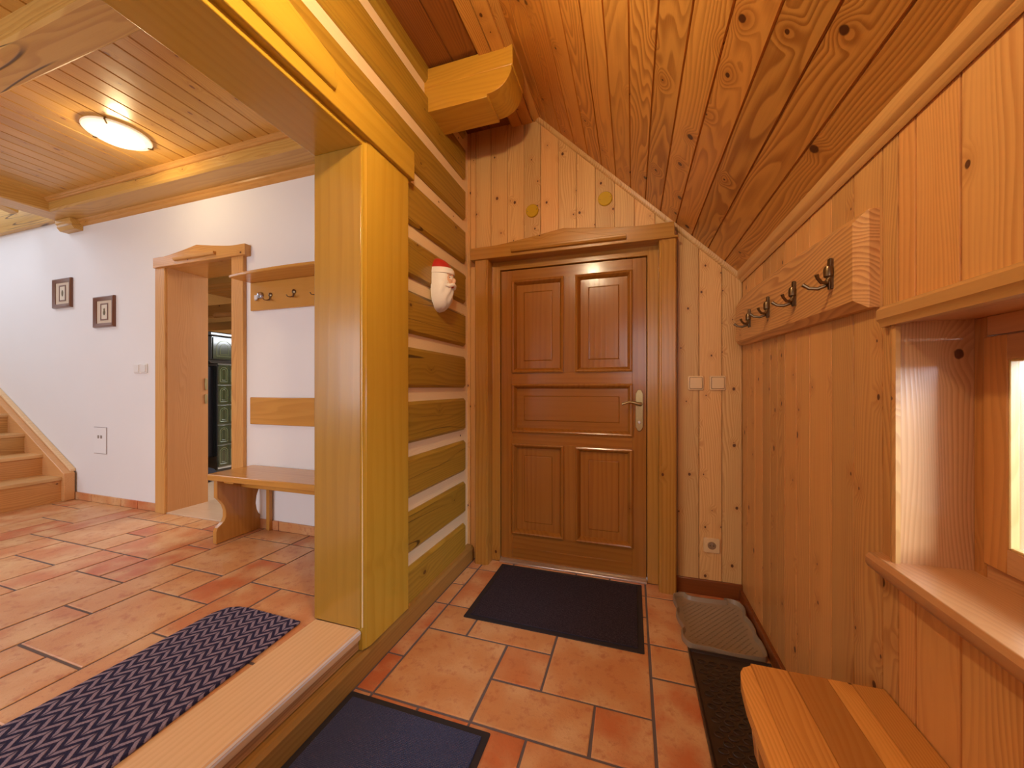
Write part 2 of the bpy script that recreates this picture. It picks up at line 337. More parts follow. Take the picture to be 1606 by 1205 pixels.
def copy_tree(o, parent=None):
    c = o.copy(); COL.objects.link(c)
    if parent: c.parent = parent
    for ch in list(o.children): copy_tree(ch, c)
    return c
def arc(cx, cy, r, a0, a1, n=8):
    return [(cx+r*math.cos(math.radians(a0+(a1-a0)*i/n)), cy+r*math.sin(math.radians(a0+(a1-a0)*i/n))) for i in range(n+1)]
def rrect(x0, x1, y0, y1, r, n=5):
    return arc(x0+r, y0+r, r, 180, 270, n)+arc(x1-r, y0+r, r, 270, 360, n)+arc(x1-r, y1-r, r, 0, 90, n)+arc(x0+r, y1-r, r, 90, 180, n)

def boards(mb, P, seams, segs, groove=.008, ch=.003):
    """tongue-and-groove boards. P(u, v, d) -> world point, d = depth behind the face; segs(u0,u1) -> [(v0fn, v1fn)]"""
    for u0, u1 in zip(seams, seams[1:]):
        if u1 < u0: u0, u1 = u1, u0
        r = random.random()
        for lo, hi in segs(u0, u1):
            us = [(u0+.0008, groove), (u0+ch, 0), (u1-ch, 0), (u1-.0008, groove)]
            vs = [P(u, lo(u), d) for u, d in us]+[P(u, hi(u), d) for u, d in us]
            mb.add(vs, [(0, 1, 5, 4), (1, 2, 6, 5), (2, 3, 7, 6)], r)
    return mb

# ------------------------------------------------------------------ floors
def tile_floor(name, z, x_lines, y_lines, fixed, x_rng, y_rng, seed):
    rg = random.Random(seed); nx, ny = len(x_lines)-1, len(y_lines)-1
    occ = [[False]*ny for _ in range(nx)]; rects = []
    def near(a, L): return min(range(len(L)), key=lambda i: abs(L[i]-a))
    for x0, x1, y0, y1 in fixed:
        i0, i1, j0, j1 = near(x0, x_lines), near(x1, x_lines), near(y0, y_lines), near(y1, y_lines)
        if any(occ[i][j] for i in range(i0, i1) for j in range(j0, j1)): continue
        for i in range(i0, i1):
            for j in range(j0, j1): occ[i][j] = True
        rects.append((i0, i1, j0, j1))
    for j in range(ny-1, -1, -1):
        for i in range(nx):
            if occ[i][j]: continue
            w, h = rg.choice([(2, 2), (1, 2), (2, 1), (1, 1), (2, 2), (1, 2), (2, 3)])
            while any(i+a >= nx or j-b < 0 or occ[i+a][j-b] for a in range(w) for b in range(h)):
                if w > 1: w -= 1
                elif h > 1: h -= 1
                else: break
            for a in range(w):
                for b in range(h): occ[i+a][j-b] = True
            rects.append((i, i+w, j-h+1, j+1))
    g = .0055; m = MB()
    for i0, i1, j0, j1 in rects:
        x0, x1, y0, y1 = x_lines[i0]+g, x_lines[i1]-g, y_lines[j0]+g, y_lines[j1]-g
        j = [rg.uniform(-.0012, .0012) for _ in range(4)]; c = .004; r = rg.random()
        o = [(x0+j[0], y0+j[1]), (x1+j[2], y0+j[3]), (x1+j[1], y1+j[0]), (x0+j[3], y1+j[2])]
        q = [(x0+c+j[0], y0+c+j[1]), (x1-c+j[2], y0+c+j[3]), (x1-c+j[1], y1-c+j[0]), (x0+c+j[3], y1-c+j[2])]
        vs = [(a, b, z-.005) for a, b in o]+[(a, b, z-.0012) for a, b in o]+[(a, b, z) for a, b in q]
        m.add(vs, [(0, 1, 5, 4), (1, 2, 6, 5), (2, 3, 7, 6), (3, 0, 4, 7), (4, 5, 9, 8), (5, 6, 10, 9), (6, 7, 11, 10), (7, 4, 8, 11), (8, 9, 10, 11)], r)
    base = S(MB().box(x_rng[0], x_rng[1], y_rng[0], y_rng[1], z-.12, z-.0035).build(name, m_grout))
    m.build('floor_tiles', m_tile, base, smooth=False)
    return base
G = .21
vx = [-1.056, -.972]+[-.765+G*i for i in range(0, 7)]; vx = [-1.056, -.972, -.765, -.555, -.345, -.135, .073, .247, .42, .59]
vy = [1.225+G*k for k in range(-13, 6)]+[2.42]; vy = [y for y in vy if y < 2.4]+[2.43]
Y = lambda k: 1.225+G*k
fixV = [(-1.056, -.972, Y(0), Y(1)), (-1.056, -.972, Y(1), Y(3)), (-1.056, -.972, Y(3), Y(4)), (-1.056, -.972, Y(4), Y(5)), (-1.056, -.972, Y(-2), Y(0)),
        (-.972, -.765, Y(2), Y(3)), (-.972, -.765, Y(3), Y(5)), (-.972, -.555, Y(0), Y(2)), (-.765, -.345, Y(2), Y(3)), (-.555, -.345, Y(1), Y(2)),
        (-.345, .073, Y(1), Y(3)), (-.555, -.135, Y(0), Y(1)), (-.135, .073, Y(0), Y(1)), (.073, .247, Y(2), Y(3)), (.073, .247, Y(3), Y(5)),
        (.073, .247, Y(-1), Y(2)), (-.555, -.345, Y(-1), Y(0)), (-.345, .073, Y(-2), Y(0)), (.073, .247, Y(5), 2.43)]
tile_floor('floor', 0.0, vx, vy, fixV, (-1.06, .62, -1.55, 2.47), (-1.55, 2.47), 3) if False else tile_floor('floor', 0.0, vx, vy, fixV, (-1.10, .62), (-1.6, 2.47), 3)
hx = [-1.305-.005]+[-1.47, -1.678]+[-1.885-.2075*i for i in range(0, 24)]; hx = sorted(hx)
hy = [.795+.2095*k for k in range(-15, 6)]+[1.995]
hx0 = lambda k: -1.885-.2075*k
fixH = [(hx0(2), -1.885, .795, 1.215), (hx0(3), hx0(2), 1.005, 1.43), (hx0(5), hx0(3), .795, 1.215), (hx0(2), hx0(1), 1.215, 1.43), (hx0(1), -1.885, 1.215, 1.64),
        (-1.885, -1.678, 1.005, 1.43), (-1.678, -1.31, 1.005, 1.43), (-1.885, -1.47, 1.43, 1.85), (hx0(1), -1.885, 1.64, 1.85), (hx0(3), hx0(1), 1.43, 1.85),
        (hx0(4), hx0(3), 1.64, 1.995), (hx0(4), hx0(3), 1.215, 1.64), (hx0(6), hx0(4), 1.43, 1.85), (hx0(7), hx0(6), 1.64, 1.85), (hx0(9), hx0(7), 1.43, 1.85),
        (hx0(8), hx0(6), 1.215, 1.43), (hx0(3), hx0(1), 1.85, 1.995), (hx0(3), hx0(2), .585, 1.005), (-1.885, -1.47, .585, 1.005)]
tile_floor('floor', 0.19, hx, hy, fixH, (-7.0, -1.30), (-2.6, 2.02), 11)

# ------------------------------------------------------------------ walls of the vestibule
ZS = lambda x: 1.834+.98*(.583-x)                     # the sloping ceiling
FLATZ = 2.975
# door wall
seamsD = [-1.122, -1.083, -1.042, -.929, -.809, -.691, -.577, -.458, -.342, -.224, -.106, .011, .128, .252, .368, .487, .59]
def segD(u0, u1):
    c = (u0+u1)/2; top = lambda u: min(ZS(u)+.01, FLATZ+.02)
    if c < -1.0 or c > .2: return [(lambda u: .05, top)]
    return [(lambda u: 2.12, top)]
wall_n = MB(); boards(wall_n, lambda u, v, d: (u, 2.40+d, v), seamsD, segD)
wall_n.box(-1.4, -.95, 2.408, 2.62, 0, 3.1, .3); wall_n.box(.16, .8, 2.408, 2.62, 0, 3.1, .3); wall_n.box(-.95, .16, 2.408, 2.62, 2.08, 3.1, .3)
S(wall_n.build('wall_north', m_panel_door_wall, smooth=False))
# right wall with its window niche
NY0, NY1, NZ0, NZ1 = .34, 1.104, .79, 1.352
seamsR = [2.40, 2.306, 2.173, 2.063, 1.953, 1.868, 1.784, 1.672, 1.56, 1.411, 1.288, 1.162, 1.048, .93, .81, .70, .58, .45, .33, .2, .08, -.05, -.17, -.3, -.42, -.55, -.7, -.85, -1.0, -1.15, -1.3, -1.5]
seamsR = sorted(set(seamsR+[NY1, NY0]))
def segR(u0, u1):
    c = (u0+u1)/2
    if NY0 < c < NY1: return [(lambda u: .05, lambda u: NZ0), (lambda u: NZ1, lambda u: 1.84)]
    return [(lambda u: .05, lambda u: 1.84)]
wr = MB(); boards(wr, lambda u, v, d: (.59+d, u, v), seamsR, segR)
for a in ((NY1+.01, 2.45, 0, 2.2), (-1.6, NY0-.01, 0, 2.2), (NY0-.01, NY1+.01, 0, NZ0-.03), (NY0-.01, NY1+.01, NZ1+.01, 2.2)): wr.box(.598, .86, a[0], a[1], a[2], a[3], .4)
S(wr.build('wall_east', m_panel_right, smooth=False))
# closing wall behind the camera
ws = MB(); boards(ws, lambda u, v, d: (u, -1.5-d, v), [-1.1+.12*i for i in range(15)], lambda a, b: [(lambda u: .05, lambda u: min(ZS(u)+.01, FLATZ+.02))])
ws.box(-1.4, .8, -1.7, -1.508, 0, 3.1, .4)
S(ws.build('wall_south', m_panel_door_wall, smooth=False))
# ceiling: slope + flat part
cl = MB(); sl = [.583+.02]+[.583-.085*k for k in range(1, 14)]+[-.600]
nrm = Vector((-.98, 0, -1)).normalized()
def Psl(u, v, d): return (u+.7*d, v, ZS(u)+.7*d)
boards(cl, Psl, sl, lambda a, b: [(lambda u: -1.52, lambda u: 2.41)], .009, .003)
cl.add([(.62, -1.6, ZS(.62)+.012), (-.62, -1.6, ZS(-.62)+.012), (-.62, -1.6, 3.3), (.62, -1.6, 3.3), (.62, 2.6, ZS(.62)+.012), (-.62, 2.6, ZS(-.62)+.012), (-.62, 2.6, 3.3), (.62, 2.6, 3.3)],
       [(0, 1, 2, 3), (4, 7, 6, 5), (0, 4, 5, 1), (1, 5, 6, 2), (2, 6, 7, 3), (3, 7, 4, 0)], .5)
ceil = S(cl.build('ceiling', m_slope, smooth=False))
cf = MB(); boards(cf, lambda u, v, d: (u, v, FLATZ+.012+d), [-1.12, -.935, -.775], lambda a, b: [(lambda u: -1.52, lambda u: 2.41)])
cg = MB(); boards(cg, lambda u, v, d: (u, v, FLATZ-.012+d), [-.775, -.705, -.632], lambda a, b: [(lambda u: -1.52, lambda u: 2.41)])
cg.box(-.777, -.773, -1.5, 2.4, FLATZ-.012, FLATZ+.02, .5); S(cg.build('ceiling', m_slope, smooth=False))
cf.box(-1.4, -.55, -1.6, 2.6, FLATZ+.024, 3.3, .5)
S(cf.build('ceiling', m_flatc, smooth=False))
S(MB().prism([(-.634, FLATZ+.03), (-.634, FLATZ-.004), (-.625, FLATZ-.012), (-.604, FLATZ-.004), (-.586, ZS(-.586)-.004), (-.57, FLATZ+.03)], 'y', -1.5, 2.4, .5).build('trim_1', m_slope))
# rounded moulding along the slope on the door wall, and at the foot of the slope
q = [(x, ZS(x)) for x in (-.64, .59)]
mo = MB(); t0 = Vector((q[1][0]-q[0][0], 0, q[1][1]-q[0][1])).normalized(); nn = Vector((-t0.z, 0, t0.x)); nn = nn if nn.z < 0 else -nn
pr = []
for a in range(7):
    an = PI/2*a/6; pr.append((math.cos(an)*.020, math.sin(an)*.026))
pr.append((0, 0)); vs = []
for (x, z) in q:
    for (dy, dn) in pr: vs.append((x+nn.x*dn, 2.402-dy, z+nn.z*dn))
n = len(pr); mo.add(vs, [tuple(range(n)), tuple(range(n, 2*n))[::-1]]+[(i, (i+1) % n, n+(i+1) % n, n+i) for i in range(n)], .3)
S(mo.build('trim_2', m_panel_door_wall))
S(MB().prism([(.595, 1.845), (.595, 1.798), (.585, 1.792), (.578, 1.800), (.576, 1.812), (.566, 1.820), (.563, 1.828), (.561, 1.860), (.580, 1.9)], 'y', -1.5, 2.4, .6).build('trim_3', m_trimpale))
# baseboards
S(MB().box(.245, .59, 2.385, 2.402, 0, .088, .2).build('baseboard_north', m_base_dark, bevel=.004))
S(MB().box(.572, .592, -1.5, 2.39, 0, .060, .7).build('baseboard_east', m_base_dark, bevel=.004))

# ------------------------------------------------------------------ log wall between vestibule and hall
lw = empty('wall_west', (-1.2, 1.8, 0)); S(lw)
lw.location = (0, 0, 0)
bands = [2.865, 2.585, 2.308, 2.012, 1.737, 1.445, 1.163, .876, .593, .309]; hb = .036
core = MB(); core.box(-1.30, -1.106, 1.30, 2.42, .0, 3.0, .11); core.box(-1.30, -1.106, -1.6, 1.30, 2.40, 3.0, .12); core.box(-1.30, -1.106, -1.6, -.36, 0, 2.42, .2)
core.build('log_wall_batten', m_chink, lw)
edges = [3.03]+bands+[.02]
for k in range(len(edges)-1):
    zt = edges[k]-(hb if k else 0); zb = edges[k+1]+(hb if k < len(edges)-2 else 0)
    if zt-zb < .05: continue
    for (y0, y1) in (((-1.6, 2.338),) if zb > 2.3 else ((1.45, 2.338), (-1.6, -.55))):
        c = .016; e = .02
        poly = [(-1.12, zb), (-1.098, zb), (-1.084, zb+c), (-1.084, zt-c), (-1.098, zt), (-1.12, zt)]
        m = MB(); m.prism(poly, 'y', y0, y1-e, random.random())
        rr_ = m.r[0]; m2 = [(-1.12, zb+e*.6), (-1.104, zb+e*.6), (-1.104, zt-e*.6), (-1.12, zt-e*.6)]
        vs = [(a, y1-e, b) for a, b in poly]+[(a-.012 if a > -1.11 else a, y1, zb+e if b < (zb+zt)/2 else zt-e) for a, b in poly]
        m.add(vs, [(i, (i+1) % 6, 6+(i+1) % 6, 6+i) for i in range(6)]+[(6, 7, 8, 9, 10, 11)], rr_)
        m.build('log', m_log, lw)
# plinth under wall and step
S(MB().prism([(-1.12, 0), (-1.056, 0), (-1.056, .082), (-1.066, .096), (-1.12, .104)], 'y', -1.5, 2.395, .35).build('baseboard_west', m_plinth))

# cased opening
op = empty('doorway_frame', (-1.185, 1.28, .19)); op.location = (0, 0, 0)
tag(op, 'wide yellow varnished timber frame of the opening between the entrance and the tiled hall', 'door frame')
JX0, JX1 = -1.322, -1.062
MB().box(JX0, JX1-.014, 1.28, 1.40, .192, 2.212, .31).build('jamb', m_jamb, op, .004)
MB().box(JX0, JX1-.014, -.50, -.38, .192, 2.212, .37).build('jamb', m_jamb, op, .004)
MB().box(JX0, JX1-.008, -.50, 1.40, 2.212, 2.40, .33).build('lintel', m_lintel, op, .004)
for y0, y1, s in ((1.283, 1.605, 1), (-.705, -.383, -1)):
    c = MB(); pl = [(JX1-.04, y0), (JX1-.008, y0), (JX1-.006, y0+.010), (JX1, y0+.018), (JX1, y0+.024), (JX1+.004, y0+.034), (JX1+.004, y1-.006), (JX1-.002, y1), (JX1-.04, y1)]
    if s < 0: pl = [(a, y0+y1-b) for a, b in pl][::-1]
    c.prism(pl, 'z', .105, 2.238, .35); c.build('casing', m_post, op)
head = []
yc = .45
for yy, zz in ((1.628, 2.382), (1.45, 2.380), (1.317, 2.384), (1.20, 2.392), (1.118, 2.400), (.905, 2.436), (.70, 2.486), (.45, 2.552)): head.append((yy, zz))
full = head+[(2*yc-a, b) for a, b in head[::-1][1:]]
poly = [(a, b) for a, b in full]+[(2*yc-1.628, 2.236), (1.628, 2.236)]
MB().prism(poly, 'x', -1.10, -1.040, .36).build('head_casing', m_lintel, op, .004)
MB().prism([(1.10, 2.318), (1.10, 2.372), (.45, 2.522), (-.20, 2.372), (-.20, 2.318)], 'x', -1.045, -1.036, .38).build('pediment_panel', m_lintel, op, .003)
MB().prism([(-1.045, 2.284), (-1.030, 2.288), (-1.022, 2.300), (-1.020, 2.318), (-1.045, 2.322)], 'y', -.19, 1.095, .39).build('pediment_ledge', m_lintel, op, .002)
for yj, s_ in ((1.283, 1), (-.383, -1)):
    w_ = MB(); w_.tube([(JX1-.0085, yj+s_*.0010, .20), (JX1-.0083, yj+s_*.0010, .62), (JX1-.0085, yj+s_*.0010, 1.05)], [.0028, .0022, .0006], 6, .5)
    tag(w_.build('worn_edge', m_chink, op), 'pale worn corner edge')
# inside face of that wall towards the hall
S(MB().box(-1.42, -1.305, 1.38, 2.02, .19, 2.82, .5).build('wall_hall_east', m_white))
S(MB().box(-1.32, -1.30, -1.6, 1.5, 2.40, 2.82, .5).build('wall_hall_east', m_lintel))
S(MB().box(-1.42, -1.305, -2.6, -.48, .19, 2.82, .5).build('wall_hall_east', m_white))
# step
st = empty('doorstep'); tag(st, 'worn pale wooden doorstep with whitened nosing between entrance and hall', 'step')
MB().prism([(-1.312, .15), (-1.312, .191), (-1.088, .191), (-1.076, .183), (-1.074, .172), (-1.078, .15)], 'y', -.379, 1.2795, .22).build('tread', m_step, st)
MB().prism([(-1.312, .0), (-1.312, .15), (-1.086, .15), (-1.086, .108), (-1.094, .104), (-1.094, 0)], 'y', -.379, 1.2795, .72).build('riser', m_riser_y, st)
m_worn = plain('worn_paint', (.70, .68, .70), .5, tint=(.5, .38, .25), nscale=25)
tag(MB().prism([(-1.0895, .1914), (-1.0765, .1838), (-1.0738, .176), (-1.0755, .176), (-1.0785, .1825), (-1.0895, .1895)], 'y', -.38, 1.28, .5).build('worn_nosing', m_worn, st), 'whitish worn nosing edge')

# ------------------------------------------------------------------ hall shell
WY = 2.0
wh = MB(); D0, D1, DZ = -3.56, -2.802, 2.168
wh.box(-7.0, D0, WY, 2.28, .0, 4.6, .1); wh.box(D1, -1.30, WY, 2.28, 0, 2.95, .1); wh.box(D0, D1, WY, 2.28, DZ, 2.95, .1); wh.box(D0, D1, WY, 2.28, 2.95, 3.0, .1)
S(wh.build('wall_hall_north', m_white, smooth=False))
S(MB().box(-7.2, -7.0, -2.7, 2.3, 0, 4.7, .2).build('wall_hall_west', m_white))
S(MB().box(-7.0, -1.3, -2.8, -2.6, 0, 4.7, .2).build('wall_hall_south', m_white))
S(MB().box(-7.1, -4.7, -2.7, 2.3, 4.6, 4.7, .2).build('ceiling_stairwell', m_white))
S(MB().box(-4.86, -4.80, -2.6, 2.0, 2.83, 4.6, .2).build('wall_stairwell', m_white))
HC = 2.81
hc = MB(); sm = [-1.30]+[-1.41, -1.522, -1.635, -1.747, -1.86, -1.972, -2.085]+[-2.197-.1125*k for k in range(0, 24)]
boards(hc, lambda u, v, d: (u, v, HC+d), [a for a in sm if a > -4.80]+[-4.80], lambda a, b: [(lambda u: -2.6, lambda u: 2.0)], .007, .006)
hc.box(-4.80, -1.30, -2.6, 2.02, HC+.008, 2.95, .4)
S(hc.build('ceiling_hall', m_hallc, smooth=False))
def prof_box(y0, y1, z0, z1, c=.012): return [(y0+c, z0), (y1-c, z0), (y1, z0+c), (y1, z1), (y0, z1), (y0, z0+c)]
b = MB().prism(prof_box(1.80, 2.0, 2.70, 2.81), 'x', -4.73, -1.32, .27).build('ceiling_beam', m_beam_x); tag(b, 'timber ceiling beam running along the top of the white wall', 'beam')
b = MB().prism(prof_box(.86, 1.015, 2.70, 2.81), 'x', -4.73, -1.32, .83).build('ceiling_beam', m_beam_x); tag(b, 'cracked and knotted timber ceiling beam crossing in front of the round lamp', 'beam')
b = MB().prism([(-4.935, 2.70), (-4.735, 2.70), (-4.725, 2.71), (-4.725, 2.83), (-4.945, 2.83), (-4.945, 2.71)], 'y', -2.6, 2.0, .55).build('ceiling_beam', m_beam_y); tag(b, 'timber ceiling beam edging the stairwell opening at far left', 'beam')
bb = MB().prism(prof_box(-.55, -.40, 2.70, 2.81), 'x', -4.73, -1.32, .13)
b = MB().prism(prof_box(1.955, 2.0, 2.735, 2.80, .004), 'x', -6.99, -4.945, .61).build('ceiling_beam', m_beam_x); tag(b, 'slim pinkish timber ledge on the white wall beyond the stairwell beam', 'beam')
S(MB().prism([(1.80, 2.81), (1.775, 2.81), (1.775, 2.80), (1.783, 2.793), (1.783, 2.785), (1.790, 2.778), (1.80, 2.776)], 'x', -4.73, -1.32, .44).build('trim_4', m_trimhall))
S(MB().prism([(2.0, 2.70), (1.965, 2.70), (1.968, 2.688), (1.978, 2.680), (1.978, 2.668), (1.988, 2.655), (2.0, 2.65)], 'x', -4.95, -1.32, .48).build('trim_5', m_trimhall))
tag(MB().prism([(1.915, 2.70), (1.915, 2.665), (1.925, 2.658), (1.925, 2.635), (1.945, 2.61), (2.0, 2.61), (2.0, 2.70)], 'x', -4.93, -4.70, .3).build('beam_block', m_beam_x, bevel=.003), 'small wooden block carrying the beam end on the white wall', 'bracket')
S(MB().box(-6.99, -4.87, 1.985, 2.005, 2.80, 4.6, .3).build('wall_stairwell_cladding', m_beam_x))
# stairwell timbers seen past the beam
tag(MB().box(-6.9, -5.60, 1.62, 1.74, 2.92, 3.02, .2).build('stair_rafter', m_beam_x, bevel=.008), 'bright sunlit timber at the upper left edge of the stairwell', 'beam')
tag(MB().prism([(1.25, 3.10), (1.9, 2.93), (1.9, 2.84), (1.15, 3.02)], 'x', -5.60, -5.48, .6).build('stair_rafter', m_beam_y, bevel=.006), 'slanting brown timber behind the stairwell beam', 'beam')
# tile skirting
sk = MB(); x = -4.86
for w in (.30, .42, .22, .42, .22): 
    x1 = min(x+w, -3.670); 
    if x1-x > .02: sk.box(x+.003, x1-.003, 1.988, 2.0, .19, .255)
    x = x1
S(sk.build('baseboard_hall', m_tile, bevel=.002))
sk = MB(); x = -2.692
for w in (.32, .42, .22, .42): 
    x1 = min(x+w, -1.42); sk.box(x+.003, x1-.003, 1.988, 2.0, .19, .255); x = x1
S(sk.build('baseboard_hall', m_tile, bevel=.002))

# ------------------------------------------------------------------ cased doorway in the white wall
dw = empty('door_2'); S(dw)
for x0, x1 in ((-3.668, -3.552), (-2.812, -2.694)):
    MB().box(x0, x1, 1.972, 2.002, .19, 2.166, .21).build('casing', m_white_door_z, dw, .004)
MB().box(-3.561, -3.548, 1.99, 2.29, .19, 2.168, .23).build('reveal', m_reveal, dw)
MB().box(-2.815, -2.801, 1.99, 2.29, .19, 2.168, .24).build('reveal', m_reveal, dw)
MB().box(-3.548, -2.815, 1.99, 2.29, 2.160, 2.176, .25).build('soffit', m_furn_x, dw)
def doorhead(x0, x1, z0, zs, za, y0, y1, xl0, xl1, m, par, zl=.02):
    xc = (x0+x1)/2; w = (x1-x0)/2; pts = []
    for i in range(25):
        t = -1+2*i/24; k = abs(t); 
        zz = zs+(za-zs)*max(0, (1-k/.75))**1.25 if k < .75 else zs
        pts.append((xc+w*t, zz))
    MB().prism([(x0, z0)]+pts+[(x1, z0)], 'y', y0, y1, .3).build('head_casing', m, par, .003)
    MB().prism([(xl0+.03, zs-.058+zl), (xl1-.03, zs-.058+zl), ((xl0+xl1)/2, za-.03)], 'y', y0-.006, y0+.004, .31).build('pediment_panel', m, par, .002)
    MB().prism([(y0+.002, zs-.072+zl), (y0-.016, zs-.070+zl), (y0-.022, zs-.060+zl), (y0-.022, zs-.048+zl), (y0+.002, zs-.046+zl)], 'x', xl0, xl1, .32).build('pediment_ledge', m, par, .002)
doorhead(-3.662, -2.652, 2.158, 2.238, 2.288, 1.955, 2.002, -3.395, -2.945, m_white_door_x, dw)
MB().box(-3.556, -2.806, 1.985, 2.5, .18, .199, .3).build('threshold', m_floorwood, dw, .003)
sp = MB(); sp.box(-3.550, -3.540, 2.262, 2.283, 1.18, 1.28); sp.box(-3.550, -3.540, 2.262, 2.283, 1.06, 1.14); sp.build('strike_plate', m_brass, dw, .002)

# room with the tiled stove behind it
S(MB().box(-7.0, -2.0, 2.28, 6.0, .05, .188, .4).build('floor', m_floorwood))
S(MB().box(-7.1, -2.0, 5.6, 5.8, 0, 3.0, .4).build('wall_stove_room_north', m_stove_room))
S(MB().box(-7.2, -7.0, 2.28, 6.0, 0, 3.0, .4).build('wall_stove_room_west', m_stove_room))
S(MB().box(-2.0, -1.9, 2.28, 6.0, 0, 3.0, .4).build('wall_stove_room_east', m_white))
sc_ = MB(); boards(sc_, lambda u, v, d: (v, u, 2.83+d), [2.28+.11*k for k in range(34)], lambda a, b: [(lambda u: -7.0, lambda u: -2.0)], .007, .006)
sc_.box(-7.0, -2.0, 2.28, 6.0, 2.84, 2.95, .2); S(sc_.build('ceiling_stove_room', m_stove_room, smooth=False))
tag(MB().box(-7.0, -2.0, 3.55, 3.72, 2.66, 2.83, .33).build('ceiling_beam', m_beam_x, bevel=.01), 'ceiling beam in the stove room seen through the hall doorway', 'beam')
tag(MB().box(-7.0, -2.0, 3.88, 4.0, 2.26, 2.42, .2).build('wooden_rail', m_stove_room, bevel=.008), 'thick wooden rail above the dark tiled stove', 'rail')
lg = MB(); lg.tube([(-5.35, 3.55, 2.17), (-5.15, 3.60, 2.165), (-4.85, 3.64, 2.16), (-4.2, 3.72, 2.15)], [.042, .046, .042, .040], 14, .3)
tag(lg.build('wooden_log', m_bench_leg), 'round peeled log lying on the shelf above the stove', 'log')
tag(MB().box(-7.0, -3.7, 3.40, 3.88, 2.04, 2.10, .6).build('wooden_shelf', m_stove_room, bevel=.005), 'wooden shelf above the dark tiled stove', 'shelf')

sv = empty('tiled_stove', (-4.4, 3.4, .19)); sv.location = (0, 0, 0); tag(sv, 'dark green glazed tile stove standing beyond the hall doorway', 'stove')
MB().box(-5.3, -4.44, 2.94, 4.30, .19, .285, .2).build('plinth', m_blackglaze, sv, .01)
MB().box(-5.25, -4.412, 2.95, 4.25, .285, 1.47, .2).build('joint_body', m_grey, sv)
MB().box(-5.25, -4.408, 2.938, 2.949, .285, 1.47, .2).build('corner_tile', m_blackglaze, sv, .003)
MB().prism([(2.86, 1.468), (4.34, 1.468), (4.36, 1.49), (4.36, 1.505), (2.84, 1.505), (2.84, 1.49)], 'x', -5.3, -4.38, .2).build('cornice', m_blackglaze, sv, .006)
MB().box(-5.25, -4.402, 2.873, 4.25, 1.505, 1.77, .2).build('upper_body', m_blackglaze, sv, .006)
MB().box(-5.3, -4.37, 2.84, 4.3, 1.77, 1.815, .2).build('cornice', m_blackglaze, sv, .012)
zr = [1.459, 1.228, 1.003, .780, .553, .305]
def stove_tile(y0, y1, z0, z1, X):
    f = MB(); f.box(X-.01, X, y0+.002, y1-.002, z0+.004, z1-.004, random.random())
    o = f.build('stove_tile', m_green, sv, .003)
    r = MB(); yc_ = (y0+y1)/2; w = (y1-y0)*.34; h0, h1 = z0+.035, z1-.035-w
    path = [(X+.001, yc_-w, h0), (X+.001, yc_-w, h1)]+[(X+.001, yc_-w*math.cos(a*PI/8), h1+w*math.sin(a*PI/8)) for a in range(1, 8)]+[(X+.001, yc_+w, h1), (X+.001, yc_+w, h0), (X+.001, yc_-w, h0)]
    r.tube(path, .0045, 6); w *= .55; h0 += .02
    path = [(X+.001, yc_-w, h0), (X+.001, yc_-w, h1)]+[(X+.001, yc_-w*math.cos(a*PI/8), h1+w*math.sin(a*PI/8)) for a in range(1, 8)]+[(X+.001, yc_+w, h1), (X+.001, yc_+w, h0), (X+.001, yc_-w, h0)]
    r.tube(path, .003, 6)
    r.build('relief', m_greenhi, o)
for j in range(5):
    for i in range(3): stove_tile(2.945+.118*i, 2.945+.118*(i+1), zr[j+1], zr[j], -4.40)
for i in range(2): stove_tile(2.885+.24*i, 2.885+.24*(i+1), 1.515, 1.76, -4.392)
fi = MB(); fi.box(-5.05, -4.47, 2.76, 2.95, .42, 1.44, .3); fi.build('firebox_cover', m_black, sv, .012)
MB().box(-4.56, -4.49, 2.757, 2.762, .47, .55, .3).build('rating_plate', m_alu, sv)
# dark bag on the floor by the stove
bag = MB(); bag.lump((-4.37, 2.78, .26), (.11, .10, .075), fn=lambda d, q: q*(1+.12*math.sin(d.x*9+d.z*7)))
tag(bag.build('cloth_bag', m_fabric), 'dark crumpled cloth bag on the floor in front of the stove', 'bag')

# ------------------------------------------------------------------ front door
dr = empty('door_1'); S(dr)
DY = 2.44
lf = MB(); xs = [-.868, -.787, -.432, -.352, -.004, .082]; 
leafz = MB(); leafz.box(-.868, -.785, DY, DY+.05, .022, 2.005, .1); leafz.box(-.002, .082, DY, DY+.05, .022, 2.005, .3)
leafz.box(-.434, -.35, DY, DY+.05, 1.30, 1.932, .5); leafz.box(-.434, -.35, DY, DY+.05, .20, .82, .7)
leaf = leafz.build('door_leaf', m_door_z, dr, .0015)
rl = MB(); rl.box(-.785, -.002, DY+.0005, DY+.05, 1.931, 2.005, .2); rl.box(-.785, -.002, DY+.0005, DY+.05, 1.222, 1.302, .4); rl.box(-.785, -.002, DY+.0005, DY+.05, .803, .895, .6); rl.box(-.785, -.002, DY+.0005, DY+.05, .105, .200, .8); rl.box(-.785, -.002, DY+.0005, DY+.05, .022, .1045, .9)
rl.build('door_rail', m_door_x, leaf, .0012)
def ring(mb, x0, x1, z0, z1, prof, rnd=.5):
    """picture-frame moulding: prof = (inset, y) pairs"""
    L = []
    for ins, y in prof: L.append([(x0+ins, y, z0+ins), (x1-ins, y, z0+ins), (x1-ins, y, z1-ins), (x0+ins, y, z1-ins)])
    vs = [p for l in L for p in l]; fs = []
    for i in range(len(L)-1):
        for k in range(4): fs.append((i*4+k, i*4+(k+1) % 4, (i+1)*4+(k+1) % 4, (i+1)*4+k))
    mb.add(vs, fs, rnd)
